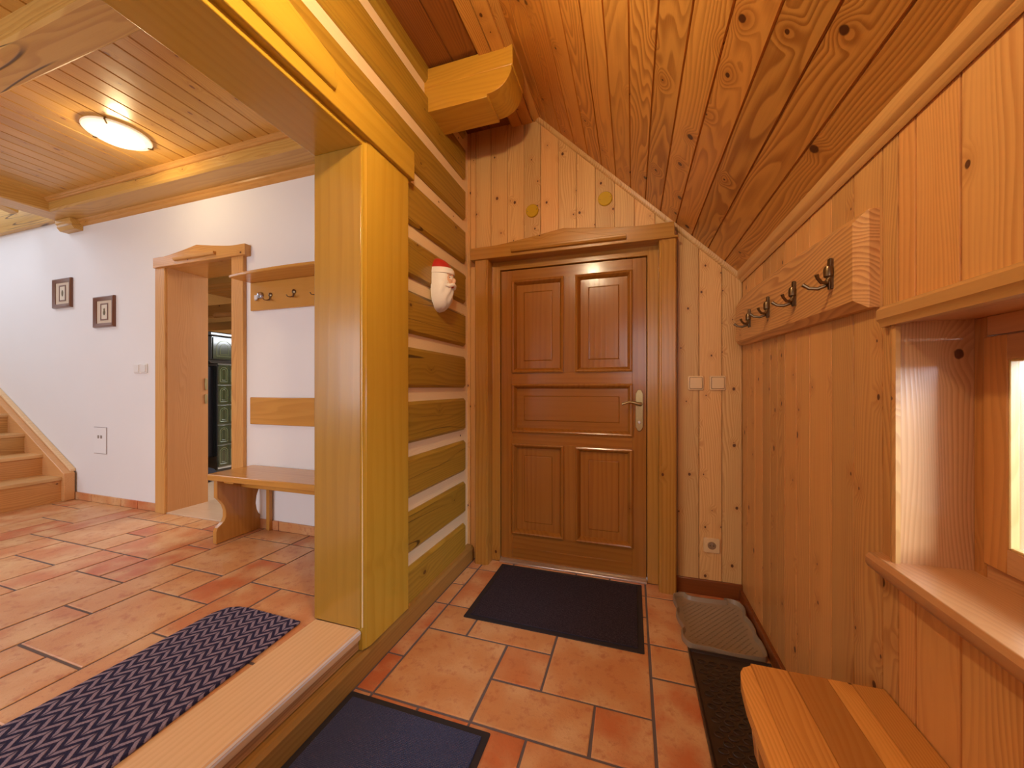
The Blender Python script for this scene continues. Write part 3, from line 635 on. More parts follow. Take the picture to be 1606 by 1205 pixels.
for (x0, x1, z0, z1), ho in (((-.787, -.432, 1.302, 1.931), 0), ((-.352, -.002, 1.302, 1.931), 0), ((-.787, 0, .895, 1.222), 1), ((-.785, -.432, .200, .815), 0), ((-.352, -.001, .200, .811), 0)):
    m = MB(); ring(m, x0, x1, z0, z1, [(-.002, DY+.004), (-.002, DY-.012), (.006, DY-.016), (.013, DY-.013), (.019, DY-.004), (.028, DY+.012), (.030, DY+.020)])
    pn = MB(); r = random.random(); a, b_, c, d = x0+.028, x1-.028, z0+.028, z1-.028
    ring(pn, a, b_, c, d, [(-.002, DY+.026), (-.002, DY+.016), (.050, DY+.0155), (.052, DY+.018), (.055, DY+.0125), (.058, DY+.012)], r); i = .058
    pn.quad((a+i, DY+.012, c+i), (b_-i, DY+.012, c+i), (b_-i, DY+.012, d-i), (a+i, DY+.012, d-i), r)
    o = pn.build('door_panel', m_door_x if ho else m_door_z, leaf, smooth=False); m.build('panel_moulding', m_door_z, leaf, smooth=True)
for x0, x1 in ((-.932, -.872), (.086, .150)): MB().box(x0, x1, 2.425, 2.50, .0, 2.06, .1 if x0 < -.5 else .2).build('door_frame', m_casing_z, dr, .003)
MB().box(-.932, .150, 2.4255, 2.50, 2.01, 2.09, .3).build('door_frame', m_casing_x, dr, .003)
tag(MB().box(-.93, -.871, 2.455, 2.6, 0, 2.06).build('door_stop', m_darkhole, dr)) if False else None
MB().box(-.95, .16, 2.50, 2.56, 0, 2.1, .2).build('door_backing', m_darkhole, dr)
tag(MB().prism([(2.405, 0), (2.405, .012), (2.425, .022), (2.455, .022), (2.455, 0)], 'x', -.870, .084, .3).build('door_threshold', m_alu, dr, .003), 'silvery metal threshold')
for x0, x1, s in ((-1.023, -.928, 1), (.148, .242, -1)):
    pl = [(x0, 2.402), (x0, 2.342), (x0+.006, 2.335), (x1-.014, 2.335), (x1-.010, 2.341), (x1-.004, 2.341), (x1, 2.348), (x1, 2.43), (x1-.02, 2.43)]
    if s < 0: pl = [(x0+x1-a, b) for a, b in pl][::-1]
    MB().prism(pl, 'z', 0, 2.064, .2 if s > 0 else .4).build('casing', m_casing_z, dr)
MB().box(-1.0, .22, 2.345, 2.43, 2.069, 2.13, .3).build('head_lining', m_casing_x, dr)
pts = []
for i in range(33):
    t = -1+2*i/32; k = abs(t); pts.append((-.412+.64*t, 2.150+.052*(max(0, 1-k/.72))**1.2+.006*t))
dh = MB(); dh.prism([(-1.052, 2.064)]+pts+[(.232, 2.080), (.25, 2.074), (.25, 2.064)], 'y', 2.322, 2.43, .3); dh.build('head_casing', m_casing_x, dr, .003)
MB().prism([(-.735, 2.100), (-.05, 2.100), (-.395, 2.178)], 'y', 2.315, 2.326, .31).build('pediment_panel', m_casing_x, dr, .002)
MB().prism([(2.324, 2.083), (2.304, 2.085), (2.296, 2.096), (2.296, 2.108), (2.324, 2.112)], 'x', -.755, -.035, .32).build('pediment_ledge', m_casing_x, dr, .002)
# handle set
hp = MB(); w = .0225; zc0, zc1 = .929, 1.188; xm = .0405
out = []
for sx, sz in ((1, 1), (-1, 1)):
    seq = [(w, zc1-.034), (w, zc1-.024), (w*.72, zc1-.016), (w*.6, zc1-.008), (w*.3, zc1-.001)]
    out += [(xm+sx*a, b) for a, b in (seq if sx > 0 else seq[::-1])]
low = [(a, zc0+zc1-b) for a, b in out][::-1]
hp.prism(out+low, 'y', 2.432, DY+.001, .4); plate = hp.build('handle_plate', m_brass, leaf, .0025)
lv = MB(); lv.lathe([(.012, 0), (.013, -.012), (.010, -.02), (.009, -.038)], (xm+.004, 2.434, 1.098), 'y', 20)
lv.tube([(xm+.010, 2.396, 1.098), (xm-.01, 2.390, 1.100), (xm-.035, 2.386, 1.109), (xm-.06, 2.385, 1.112), (xm-.085, 2.388, 1.103), (xm-.100, 2.393, 1.098)], [.0125, .0115, .008, .0065, .0075, .0085], 12)
lv.build('door_handle', m_brass, plate)
kk = MB(); kk.lathe([(.009, 0), (.009, -.006), (.006, -.008)], (xm, 2.432, .985), 'y', 18); kk.box(xm-.0012, xm+.0012, 2.4235, 2.426, .975, .99); kk.build('lock_cylinder', m_alu, plate)

# ------------------------------------------------------------------ switches, socket, discs
def wall_switch(c, w, h, mat, label, group=None, face=-1, rocker=True, n=1):
    """plate in an XZ wall facing -Y"""
    r = empty('light_switch' if rocker else 'wall_socket', c); tag(r, label, 'switch' if rocker else 'socket', group)
    MB().prism(rrect(-w/2, w/2, -h/2, h/2, .008), 'y', -.010, .001, .3).build('plate', mat, r, .003)
    return r
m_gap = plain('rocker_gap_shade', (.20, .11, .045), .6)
def switch(c, s, mat, label, group=None):
    r = wall_switch(c, s, s, mat, label, group)
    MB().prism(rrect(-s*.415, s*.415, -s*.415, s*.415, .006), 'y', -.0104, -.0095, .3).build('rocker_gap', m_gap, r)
    MB().prism(rrect(-s*.39, s*.39, -s*.39, s*.39, .006), 'y', -.016, -.008, .3).build('rocker', mat, r, .003); return r
switch((.351, 2.40, 1.226), .083, m_beige, 'beige light switch nearer the front door casing', None)
switch((.465, 2.40, 1.226), .083, m_beige, 'beige light switch nearer the corner, right of its twin', None)
so = wall_switch((.434, 2.40, .290), .084, .084, m_beige, 'beige power socket low on the pine wall', None, rocker=False)
MB().lathe([(.030, -.009), (.030, -.0125), (.024, -.0125), (.021, -.0112)], (0, 0, 0), 'y', 28).build('socket_ring', m_beige, so)
MB().lathe([(.022, -.0101), (.022, -.0118)], (0, 0, 0), 'y', 28).build('socket_well', plain('socket_shade', (.30, .17, .08), .5), so)
pp = MB(); pp.lathe([(.0028, -.0115), (.0028, -.0132)], (-.009, 0, 0), 'y', 10); pp.lathe([(.0028, -.0115), (.0028, -.0132)], (.009, 0, 0), 'y', 10); pp.build('pin_hole', m_darkhole, so)
MB().lathe([(.0035, -.0115), (.003, -.020)], (0, 0, .011), 'y', 10).build('earth_pin', m_alu, so)
for c, r_, lab in (((-.634, 2.40, 2.374), .043, 'yellow varnished wooden disc on the panelling, nearer the log wall'), ((-.163, 2.40, 2.381), .044, 'yellow varnished wooden disc on the panelling, under the sloping ceiling')):
    d = empty('wooden_disc', c); tag(d, lab, 'cap')
    MB().lathe([(r_, 0.001), (r_, -.008), (r_-.004, -.013), (.001, -.013)], (0, 0, 0), 'y', 40, .4).build('cap', m_disc, d)
    for sx in (-1, 1): MB().lathe([(.0028, -.0125), (.0022, -.0142)], (sx*r_*.72, 0, sx*.004), 'y', 10).build('screw', m_bronze, d)
dbl = empty('light_switch', (-3.89, 2.0, 1.358)); tag(dbl, 'double ivory light switch on the white wall left of the hall doorway', 'switch')
for sx in (-1, 1):
    f = MB().prism(rrect(sx*.043-.041, sx*.043+.041, -.040, .040, .008), 'y', -.010, .001, .3).build('plate', m_ivory, dbl, .003)
    MB().prism(rrect(sx*.043-.031, sx*.043+.031, -.031, .031, .006), 'y', -.016, -.008, .3).build('rocker', m_ivory, f, .003)
ap = empty('access_panel', (-4.445, 2.0, .735)); tag(ap, 'white painted service hatch with two small vents low on the white wall', 'hatch')
MB().box(-.092, .092, -.003, .001, -.117, .117).build('hatch_seam', plain('seam_shadow', (.30, .22, .2), .8), ap)
MB().box(-.0885, .0885, -.006, .0, -.1135, .1135).build('hatch_door', m_white, ap, .002)
for sx in (-1, 1):
    v = MB()
    for k in range(3): v.box(sx*.020-.013+.009*k, sx*.020-.013+.009*k+.006, -.0066, -.0058, .018, .045)
    v.build('vent', plain('vent_brown', (.22, .15, .10), .7), ap)

# ------------------------------------------------------------------ pictures
def picture(c, w, h, label, kind):
    r = empty('picture_frame', c); tag(r, label, 'picture', None)
    m = MB(); ring(m, -w/2, w/2, -h/2, h/2, [(0, .0), (0, -.012), (.004, -.022), (.012, -.024), (.036, -.014), (.038, -.008)]); m.box(-w/2+.002, w/2-.002, -.004, -.001, -h/2+.002, h/2-.002); m.build('frame', m_frame_dark, r)
    MB().box(-w/2+.036, w/2-.036, -.009, -.005, -h/2+.036, h/2-.036).build('mount', m_mat_card, r)
    q = MB(); ring(q, -.052, .052, -.073, .073, [(0, -.008), (0, -.013), (.010, -.013), (.012, -.009)]); q.build('inner_frame', m_frame_dark, r)
    p = MB().box(-.042, .042, -.0105, -.009, -.063, .063).build('print', m_print, r)
    i = MB()
    if kind: i.lump((0, -.0108, .0), (.016, .0012, .03), 16, 8)
    else:
        i.lump((0, -.0108, -.008), (.018, .0012, .022), 16, 8)
        for k in (-1, 0, 1): i.tube([(0, -.011, 0), (k*.012, -.0112, .034-.004*abs(k))], [.003, .0012], 6)
    i.build('motif', m_ink, p); return r
picture((-5.000, 2.0, 2.069), .288, .270, 'small dark framed picture with an upright leaf motif, left and higher of the pair', 1)
picture((-4.372, 2.0, 1.859), .288, .270, 'small dark framed picture with a plant motif, right and lower of the pair', 0)

# ------------------------------------------------------------------ hall coat rack, backrest, bench
def hook_small(par, c, s=1.0):
    h = empty('hook', c); h.parent = par
    MB().lathe([(.004, 0), (.013*s, -.002), (.014*s, -.006), (.008*s, -.010), (.001, -.011)], (0, 0, .016*s), 'y', 16).build('rosette', m_bronze, h)
    MB().tube([(0, -.006, .02), (0, -.008, -.005), (0, -.010, -.018)], [.004, .0045, .004], 8).build('stem', m_bronze, h)
    for sx in (-1, 1): MB().tube([(0, -.010, -.014), (sx*.012, -.020, -.022), (sx*.026, -.030, -.020), (sx*.033, -.034, -.008)], [.004, .0035, .003, .0042], 8).build('prong', m_bronze, h)
    return h
hr = empty('coat_rack', (-2.0, 2.0, 1.86)); hr.location = (0, 0, 0); tag(hr, 'orange varnished coat rack with top shelf on the white hall wall above the bench', 'coat rack')
MB().box(-2.629, -1.46, 1.978, 2.0, 1.753, 1.955, .2).build('back_board', m_furn_x, hr, .004)
sh = [(-2.63, 2.0), (-2.645, 1.838), (-2.55, 1.822), (-2.35, 1.802), (-2.17, 1.792), (-2.04, 1.790), (-1.9, 1.792), (-1.7, 1.805), (-1.52, 1.825), (-1.45, 1.838), (-1.46, 2.0)]
MB().prism(sh, 'z', 1.955, 1.975, .6).build('shelf', m_furn_x, hr, .004)
for x, z in ((-2.431, 1.835), (-2.216, 1.842), (-2.01, 1.842), (-1.79, 1.842)): hook_small(hr, (x, 1.978, z), 1.15)
kc = empty('key_holder', (-2.535, 1.978, 1.850)); tag(kc, 'chrome key ring with tag hanging at the left end of the hall coat rack', 'keys')
MB().lathe([(.020, 0), (.026, -.004), (.022, -.016), (.006, -.020)], (0.012, 0, .006), 'y', 20).build('clip', m_chrome, kc)
MB().tube([(-.03, -.008, .004), (-.036, -.010, -.015), (-.028, -.012, -.028), (-.012, -.012, -.026)], .004, 8).build('ring', m_chrome, kc)
MB().box(-.038, -.008, -.014, -.010, -.022, .010).build('key_tag', m_ivory, kc, .003)
br = MB().box(-2.629, -1.46, 1.975, 2.0, .935, 1.130, .4).build('backrest_board', m_furn_x, bevel=.005); tag(br, 'orange varnished backrest board on the white wall above the bench', 'backrest')
bn = empty('bench', (-2.05, 1.85, .19)); bn.location = (0, 0, 0); tag(bn, 'orange varnished bench with curved side boards against the white hall wall', 'bench')
tp = MB(); tp.prism(rrect(-2.622, -1.45, 1.680, 1.992, .018), 'z', .600, .640, .5); tp.build('seat', m_furn_x, bn, .006)
sp_ = [(1.695, .600), (1.695, .489), (1.715, .465), (1.738, .43), (1.750, .39), (1.750, .35), (1.740, .325), (1.715, .305), (1.697, .293), (1.690, .27), (1.690, .192), (1.988, .192), (1.988, .290), (1.975, .305), (1.962, .335), (1.955, .38), (1.960, .43), (1.975, .47), (1.986, .50), (1.986, .600)]
for x in (-2.575, -1.53): MB().prism(sp_, 'x', x, x+.032, .3).build('leg', m_furn_z, bn, .003)
MB().box(-2.545, -1.53, 1.85, 1.872, .520, .600, .7).build('stretcher', m_furn_x, bn, .003)
MB().prism([(-2.545, .6), (-2.545, .575), (-2.46, .575), (-2.43, .6)], 'y', 1.735, 1.755, .2).build('corner_block', m_furn_x, bn)
MB().box(-2.46, -2.43, 1.965, 1.99, .192, .60, .35).build('rear_post', m_furn_z, bn, .002)

# ------------------------------------------------------------------ hall ceiling lamp
lp = empty('ceiling_lamp', (-3.09, 1.47, HC)); tag(lp, 'round opal glass ceiling lamp, lit, on the hall ceiling boards', 'ceiling lamp')
MB().lathe([(.001, 0), (.10, -.001), (.10, -.02), (.001, -.021)], (0, 0, 0), 'z', 32).build('lamp_base', m_ivory, lp)
MB().lathe([(.120, -.014), (.157, -.008), (.160, -.014), (.155, -.020), (.124, -.030)], (0, 0, 0), 'z', 48).build('glass_rim', m_opal_rim, lp)
MB().lathe([(.124, -.016), (.123, -.030), (.100, -.046), (.065, -.057), (.03, -.062), (.001, -.063)], (0, 0, 0), 'z', 48).build('lamp_shade', m_opal, lp)
for k in range(3):
    a = math.radians(75+120*k); c_, s_ = math.cos(a), math.sin(a)
    MB().tube([(c_*.150, s_*.150, -.001), (c_*.163, s_*.163, -.008), (c_*.164, s_*.164, -.020), (c_*.138, s_*.138, -.028)], .0045, 8).build('clip', m_bronze, lp)
light('hall_lamp_bulb', 'POINT', (-3.09, 1.47, HC-.12), 5.0, (1.0, .78, .42), .05)

# vestibule pendant, assumed from the cast shadows (unseen, above the camera view)
vp = empty('assumed_pendant_lamp', (-.42, .66, 2.815)); tag(vp, 'assumed brass pendant with a bare lit bulb hanging above the entrance', 'pendant lamp')
MB().lathe([(.05, .03), (.05, -.012), (.02, -.025), (.001, -.026)], (0, 0, 0), 'z', 24).build('ceiling_rose', m_brass, vp)
MB().tube([(0, 0, -.02), (0, 0, -.20)], .006, 8).build('stem', m_brass, vp)
MB().lathe([(.010, -.19), (.022, -.195), (.024, -.235), (.001, -.236)], (0, 0, 0), 'z', 24).build('lamp_holder', m_brass, vp)
MB().lump((0, 0, -.262), (.024, .024, .032)).build('bulb', m_opal, vp)
light('assumed_pendant_bulb', 'POINT', (-.42, .66, 2.50), 35, (1.0, .80, .50), .05)  # light of the assumed, unseen pendant

# ------------------------------------------------------------------ corbel
cb = empty('corbel'); tag(cb, 'curved timber beam end projecting from the log wall under the ceiling', 'corbel')
cv = [(-.73, 2.735), (-.732, 2.752)]+[(-.725+.130*math.sin(a*PI/20), 2.752+.118*(1-math.cos(a*PI/20))) for a in range(1, 11)]+[(-.590, 2.873), (-.590, 2.957)]
MB().prism([(-1.11, 2.735)]+cv+[(-1.11, 2.957)], 'y', 1.83, 2.03, .3).build('beam_end', m_corbel, cb, .006)
MB().box(-1.11, -.588, 1.827, 2.033, 2.868, 2.975, .6).build('upper_beam_end', m_corbel, cb, .004)

# ------------------------------------------------------------------ bearded face ornament on the log wall
fo = empty('face_ornament', (-1.084, 1.945, 1.797)); tag(fo, 'painted ornament of a white-bearded face with red cap on the log wall', 'wall ornament')
HW, HH = .078, .156
def relief(y, z):        # outline half height .152, protrusion
    k = max(0, 1-(y/HW)**2); zz = z/HH; e = max(0, 1-abs(zz)**2.8); return .092*(k**.5)*(e**.55)
def patch(z0, z1, ylim, off, n=22, m=20, extra=None):
    mb = MB(); vs = []
    for i in range(m+1):
        z = z0+(z1-z0)*i/m
        for j in range(n+1):
            y = -ylim+2*ylim*j/n; x = relief(y*.999, z)+off
            if extra: x += extra(y, z)
            vs.append((max(x, -.004), y*max(.02, 1-abs(z/.157)**3)**.45, z))
    fs = [(i*(n+1)+j, i*(n+1)+j+1, (i+1)*(n+1)+j+1, (i+1)*(n+1)+j) for i in range(m) for j in range(n)]
    b0 = len(vs); vs += [(-.004, v[1], v[2]) for v in vs[:]]
    fs += [tuple(b0+i for i in f)[::-1] for f in fs]
    rim = [(0, j) for j in range(n)]
    N = n+1
    for j in range(n): fs += [(j, j+1, b0+j+1, b0+j), (m*N+j, m*N+j+1, b0+m*N+j+1, b0+m*N+j)]
    for i in range(m): fs += [(i*N, (i+1)*N, b0+(i+1)*N, b0+i*N), (i*N+n, (i+1)*N+n, b0+(i+1)*N+n, b0+i*N+n)]
    mb.add(vs, fs, .5); return mb
wave = lambda y, z: .0035*math.sin(y*140+math.sin(z*55)*2.0)*(1 if z < .05 else .3)
patch(-.156, .080, HW, 0, extra=wave).build('beard', m_mask, fo)
patch(.078, .1555, HW*.99, .001).build('cap', m_red, fo)
patch(.056, .090, HW*1.03, .008, m=8, extra=lambda y, z: .004*math.cos((z-.073)*80)).build('cap_brim', m_mask, fo)
patch(-.002, .063, .040, .002, m=10, extra=lambda y, z: -.006*(1 if abs(abs(y)-.018) < .010 and .026 < z < .046 else 0)).build('face', m_skin, fo)
MB().lump((.098, 0, .018), (.016, .011, .017)).build('nose', m_skin, fo)
for s in (-1, 1):
    MB().lump((.078, s*.024, .012), (.012, .014, .012)).build('cheek', m_skin, fo)
    MB().lump((.078, s*.019, .037), (.007, .008, .006)).build('eye', m_mask, fo)
    MB().lump((.0845, s*.019, .036), (.003, .004, .004)).build('pupil', m_frame_dark, fo)
    MB().tube([(.084, s*.006, .050), (.084, s*.018, .055), (.076, s*.032, .048)], [.004, .006, .003], 8).build('eyebrow', m_mask, fo)
    MB().tube([(.100, 0, -.002), (.098, s*.016, -.008), (.086, s*.036, -.018), (.074, s*.048, -.016)], [.009, .011, .008, .003], 10).build('moustache', m_mask, fo)
MB().lump((.092, 0, -.016), (.007, .014, .006)).build('mouth', m_red, fo)
fo.scale = (1.0, 1.0, 1.0)

# ------------------------------------------------------------------ coat rack on the right wall
rk = empty('coat_rack', (.59, 1.8, 1.5)); rk.location = (0, 0, 0); tag(rk, 'thick pine board with four dark bronze hooks on the right wall', 'coat rack')
y0, y1 = 1.172, 2.375; zb0, zb1 = 1.402, 1.430; zt0, zt1 = 1.652, 1.690
c = .020
def rsec(y, zb, zt, inset): 
    return [(.591, y, zb), (.570, y, zb), (.546, y+inset, zb+.022), (.546, y+inset, zt-.020), (.568, y, zt), (.591, y, zt)]
ny = 10; vs = []
ys = [y0]+[y0+.001]+[y0+(y1-y0)*i/ny for i in range(1, ny)]+[y1-.001, y1]
m = MB(); sect = []
for i, yy in enumerate(ys):
    t = (yy-y0)/(y1-y0); zb = zb0+(zb1-zb0)*t; zt = zt0+(zt1-zt0)*t+.012*math.sin(PI*t)
    ins = 0
    if i == 0: sect.append([(.591, yy, zb), (.568, yy, zb+.001), (.568, yy, zb+.03), (.568, yy, zt-.03), (.568, yy, zt-.001), (.591, yy, zt)])
    elif i == 1: sect.append([(.591, yy, zb), (.568, yy, zb), (.546, yy+.026, zb+.024), (.546, yy+.026, zt-.022), (.568, yy, zt), (.591, yy, zt)])
    elif i == len(ys)-1: sect.append([(.591, yy, zb+.01), (.568, yy, zb+.01), (.566, yy, zb+.03), (.566, yy, zt-.04), (.568, yy, zt-.03), (.591, yy, zt-.03)])
    elif i == len(ys)-2: sect.append([(.591, yy, zb+.005), (.568, yy, zb+.005), (.546, yy-.026, zb+.024), (.546, yy-.026, zt-.045), (.568, yy, zt-.02), (.591, yy, zt-.02)])
    else: sect.append([(.591, yy, zb), (.568, yy, zb), (.546, yy, zb+.022), (.546, yy, zt-.020), (.568, yy, zt), (.591, yy, zt)])
n = 6; vs = [p for s_ in sect for p in s_]
fs = [(i*n+k, i*n+(k+1) % n, (i+1)*n+(k+1) % n, (i+1)*n+k) for i in range(len(sect)-1) for k in range(n)]+[tuple(range(n)), tuple(range((len(sect)-1)*n, len(sect)*n))[::-1]]
m.add(vs, fs, .37); m.build('back_board', m_rack, rk, .002)
def big_hook(y, z):
    h = empty('hook', (.546, y, z)); h.parent = rk
    s = MB(); 
    for k in (-1, 0, 1): s.tube([(-.006, k*.0055, .036), (-.008, k*.0055, .0), (-.009, k*.0045, -.03), (-.008, k*.003, -.052)], [.0038, .0036, .0036, .002], 8)
    s.box(-.006, .001, -.007, .007, -.05, .034); s.build('stem', m_bronze, h)
    MB().lathe([(.009, -.018), (.012, -.014), (.0125, .006), (.010, .014), (.007, .016)], (-.009, 0, 0), 'z', 18).build('sleeve', m_bronze, h)
    MB().tube([(-.009, .004, -.024), (-.016, .006, -.040), (-.032, .009, -.046), (-.052, .013, -.042), (-.066, .016, -.030)], [.0062, .006, .0052, .0048, .006], 10).build('prong', m_bronze, h)
    MB().tube([(-.009, -.004, -.020), (-.018, -.008, -.034), (-.032, -.014, -.034), (-.043, -.019, -.022), (-.047, -.022, -.012)], [.0060, .0056, .005, .0045, .0055], 10).build('prong', m_bronze, h)
    return h
for y, z in ((1.300, 1.534), (1.555, 1.538), (1.820, 1.545), (2.082, 1.545)): big_hook(y, z)

# ------------------------------------------------------------------ window in the right wall
wn = empty('window_1'); S(wn)
XF = .722
n_ = MB(); n_.box(.586, XF+.14, NY1, NY1+.022, NZ0, NZ1, .15); n_.build('reveal_board', m_niche, wn)
MB().box(.586, XF+.14, NY0-.022, NY0, NZ0, NZ1, .55).build('reveal_board', m_niche, wn)
MB().box(.586, XF+.14, NY0-.022, NY1+.022, NZ1, NZ1+.022, .25).build('head_board', m_sill, wn)
tr = MB(); tr.prism([(.592, NZ1-.006), (.574, NZ1-.006), (.572, NZ1+.004), (.566, NZ1+.012), (.566, NZ1+.034), (.576, NZ1+.044), (.592, NZ1+.048)], 'y', NY0-.04, NY1+.036, .3); tr.build('window_trim', m_trimpale, wn)
MB().prism([(.592, NY1-.004), (.583, NY1-.004), (.580, NY1+.004), (.583, NY1+.016), (.592, NY1+.018)], 'z', NZ0, NZ1, .3).build('window_trim', m_panel_right, wn)
MB().prism([(.562, .752), (.556, .762), (.556, .778), (.564, .789), (.600, .791), (XF+.14, .795), (XF+.14, .770), (.592, .765), (.592, .735), (.578, .738), (.574, .752)], 'y', NY0-.08, 1.165, .5).build('window_sill', m_sill, wn, .002)
# frame
fr = MB(); zi0, zi1, yi0, yi1 = .800, NZ1, NY0, NY1
fr.box(XF, XF+.07, yi1-.032, yi1, zi0-.01, zi1, .2); fr.box(XF, XF+.07, yi0, yi0+.032, zi0-.01, zi1, .3); frm = fr.build('window_frame', m_winframe, wn, .002)
fr = MB(); fr.box(XF, XF+.07, yi0+.032, yi1-.032, zi1-.042, zi1, .4); fr.box(XF, XF+.07, yi0+.032, yi1-.032, zi0-.01, zi0+.022, .5); fr.build('window_rail', m_sill, wn, .002)
sa = MB(); ya, yb, za, zb_ = yi0+.034, yi1-.034, zi0+.024, zi1-.044
sa.box(XF-.008, XF+.05, yb-.0555, yb, za, zb_, .62); sa.box(XF-.008, XF+.05, ya, ya+.052, za, zb_, .7); sash = sa.build('sash_stile', m_winframe, wn, .003)
sa = MB(); sa.box(XF-.0078, XF+.05, ya+.052, yb-.052, za, za+.052, .8); sa.box(XF-.0078, XF+.05, ya+.052, yb-.052, zb_-.052, zb_, .9); sa.build('sash_rail', m_sill, wn, .003)
gb = MB(); Y0, Y1, Z0, Z1 = ya+.052, yb-.0555, za+.052, zb_-.052
for a in ((Y1-.003, Y1+.001, Z0, Z1), (Y0-.001, Y0+.004, Z0, Z1), (Y0+.004, Y1-.004, Z0-.001, Z0+.004), (Y0+.004, Y1-.004, Z1-.004, Z1+.001)): gb.box(XF-.0065, XF+.0085, *a, .3)
gb.build('glazing_bead', wood('glazing_bead_timber', (.74, .46, .16), (.6, .32, .08), 'z', 'x', .1, 80, .4), wn, .002)
MB().box(XF+.0085, XF+.0125, Y0-.001, Y1+.001, Z0-.001, Z1+.001).build('window_pane', m_glass, wn)
lt = MB(); lt.box(XF-.030, XF-.008, .90, .916, .835, .850); lt.tube([(XF-.026, .905, .842), (XF-.034, .87, .842), (XF-.034, .82, .842)], .006, 8); lt.build('window_latch', m_chrome, wn, .002)

# ------------------------------------------------------------------ bench by the right wall
rb = empty('bench', (.42, .75, 0)); rb.location = (0, 0, 0); tag(rb, 'low honey-coloured bench of laminated pine under the window', 'bench')
tp = MB(); xs = [.255, .300, .385, .470, .520, .588]
def corner_top(x0, x1, first, last):
    YE = 1.150; YS = .30
    if first: return [(x0+.012, YS), (x1, YS), (x1, YE-.006), (x0+.040, YE-.014), (x0+.022, YE-.026), (x0+.012, YE-.045), (x0+.006, YE-.075), (x0, YE-.15), (x0, YS+.15)]
    return [(x0, YS), (x1, YS), (x1, YE+(0 if last else -.002)), (x0, YE-.003)]
for i, (a, b) in enumerate(zip(xs, xs[1:])): tp.prism(corner_top(a, b+.0002, i == 0, i == len(xs)-2), 'z', .428, .461, [.90, .62, .12, .80, .40][i])
tp.build('seat', m_bench_top, rb, .003)
def bleg(y):
    pl = [(.265, .428), (.275, .33), (.30, .27), (.305, .20), (.285, .15), (.27, .12), (.268, 0), (.572, 0), (.572, .12), (.56, .15), (.54, .20), (.545, .27), (.57, .33), (.58, .428)]
    MB().prism(pl, 'y', y, y+.034, random.random()).build('leg', m_bench_leg, rb, .003)
bleg(.985); bleg(.40)
MB().box(.40, .43, .434, .985, .28, .36, .3).build('stretcher', m_bench_leg, rb, .003)

# ------------------------------------------------------------------ mats and trays
def mat(name, x0, x1, y0, y1, z, border, rad, m_in, m_edge, label, th=.008, pts=None, rot=0):
    cx_, cy_ = (x0+x1)/2, (y0+y1)/2
    r = empty(name, (cx_, cy_, z)); r.rotation_euler.z = rot; tag(r, label, 'mat'); w, h = (x1-x0)/2, (y1-y0)/2
    if m_edge:
        MB().prism(rrect(-w, w, -h, h, rad), 'z', 0.001, .004, .3).build('border', m_edge, r, .001)
    MB().prism(rrect(-w+border, w-border, -h+border, h-border, max(rad-border, .004)), 'z', .0012, th, .3).build('pile', m_in, r, .002)
    return r
mat('doormat', -.842, .052, 1.772, 2.385, .0, .028, .006, m_mat_door, m_rubber, 'black ribbed doormat directly in front of the brown front door')
mat('doormat', -1.052, -.466, .30, 1.203, .0, .024, .006, m_mat_blue, m_rubber, 'navy woven doormat beside the wooden step')
ch = empty('doormat', (-1.54, .5, .19)); tag(ch, 'dark chevron-patterned runner mat on the hall tiles behind the step', 'mat')
oc = [(-.234, -.9), (.30, -.9), (.188, .738), (-.10, .742)]+[(-.17, .735), (-.215, .71), (-.234, .66)]
MB().prism(oc, 'z', .0012, .011, .3).build('pile', m_mat_chev, ch, .003)

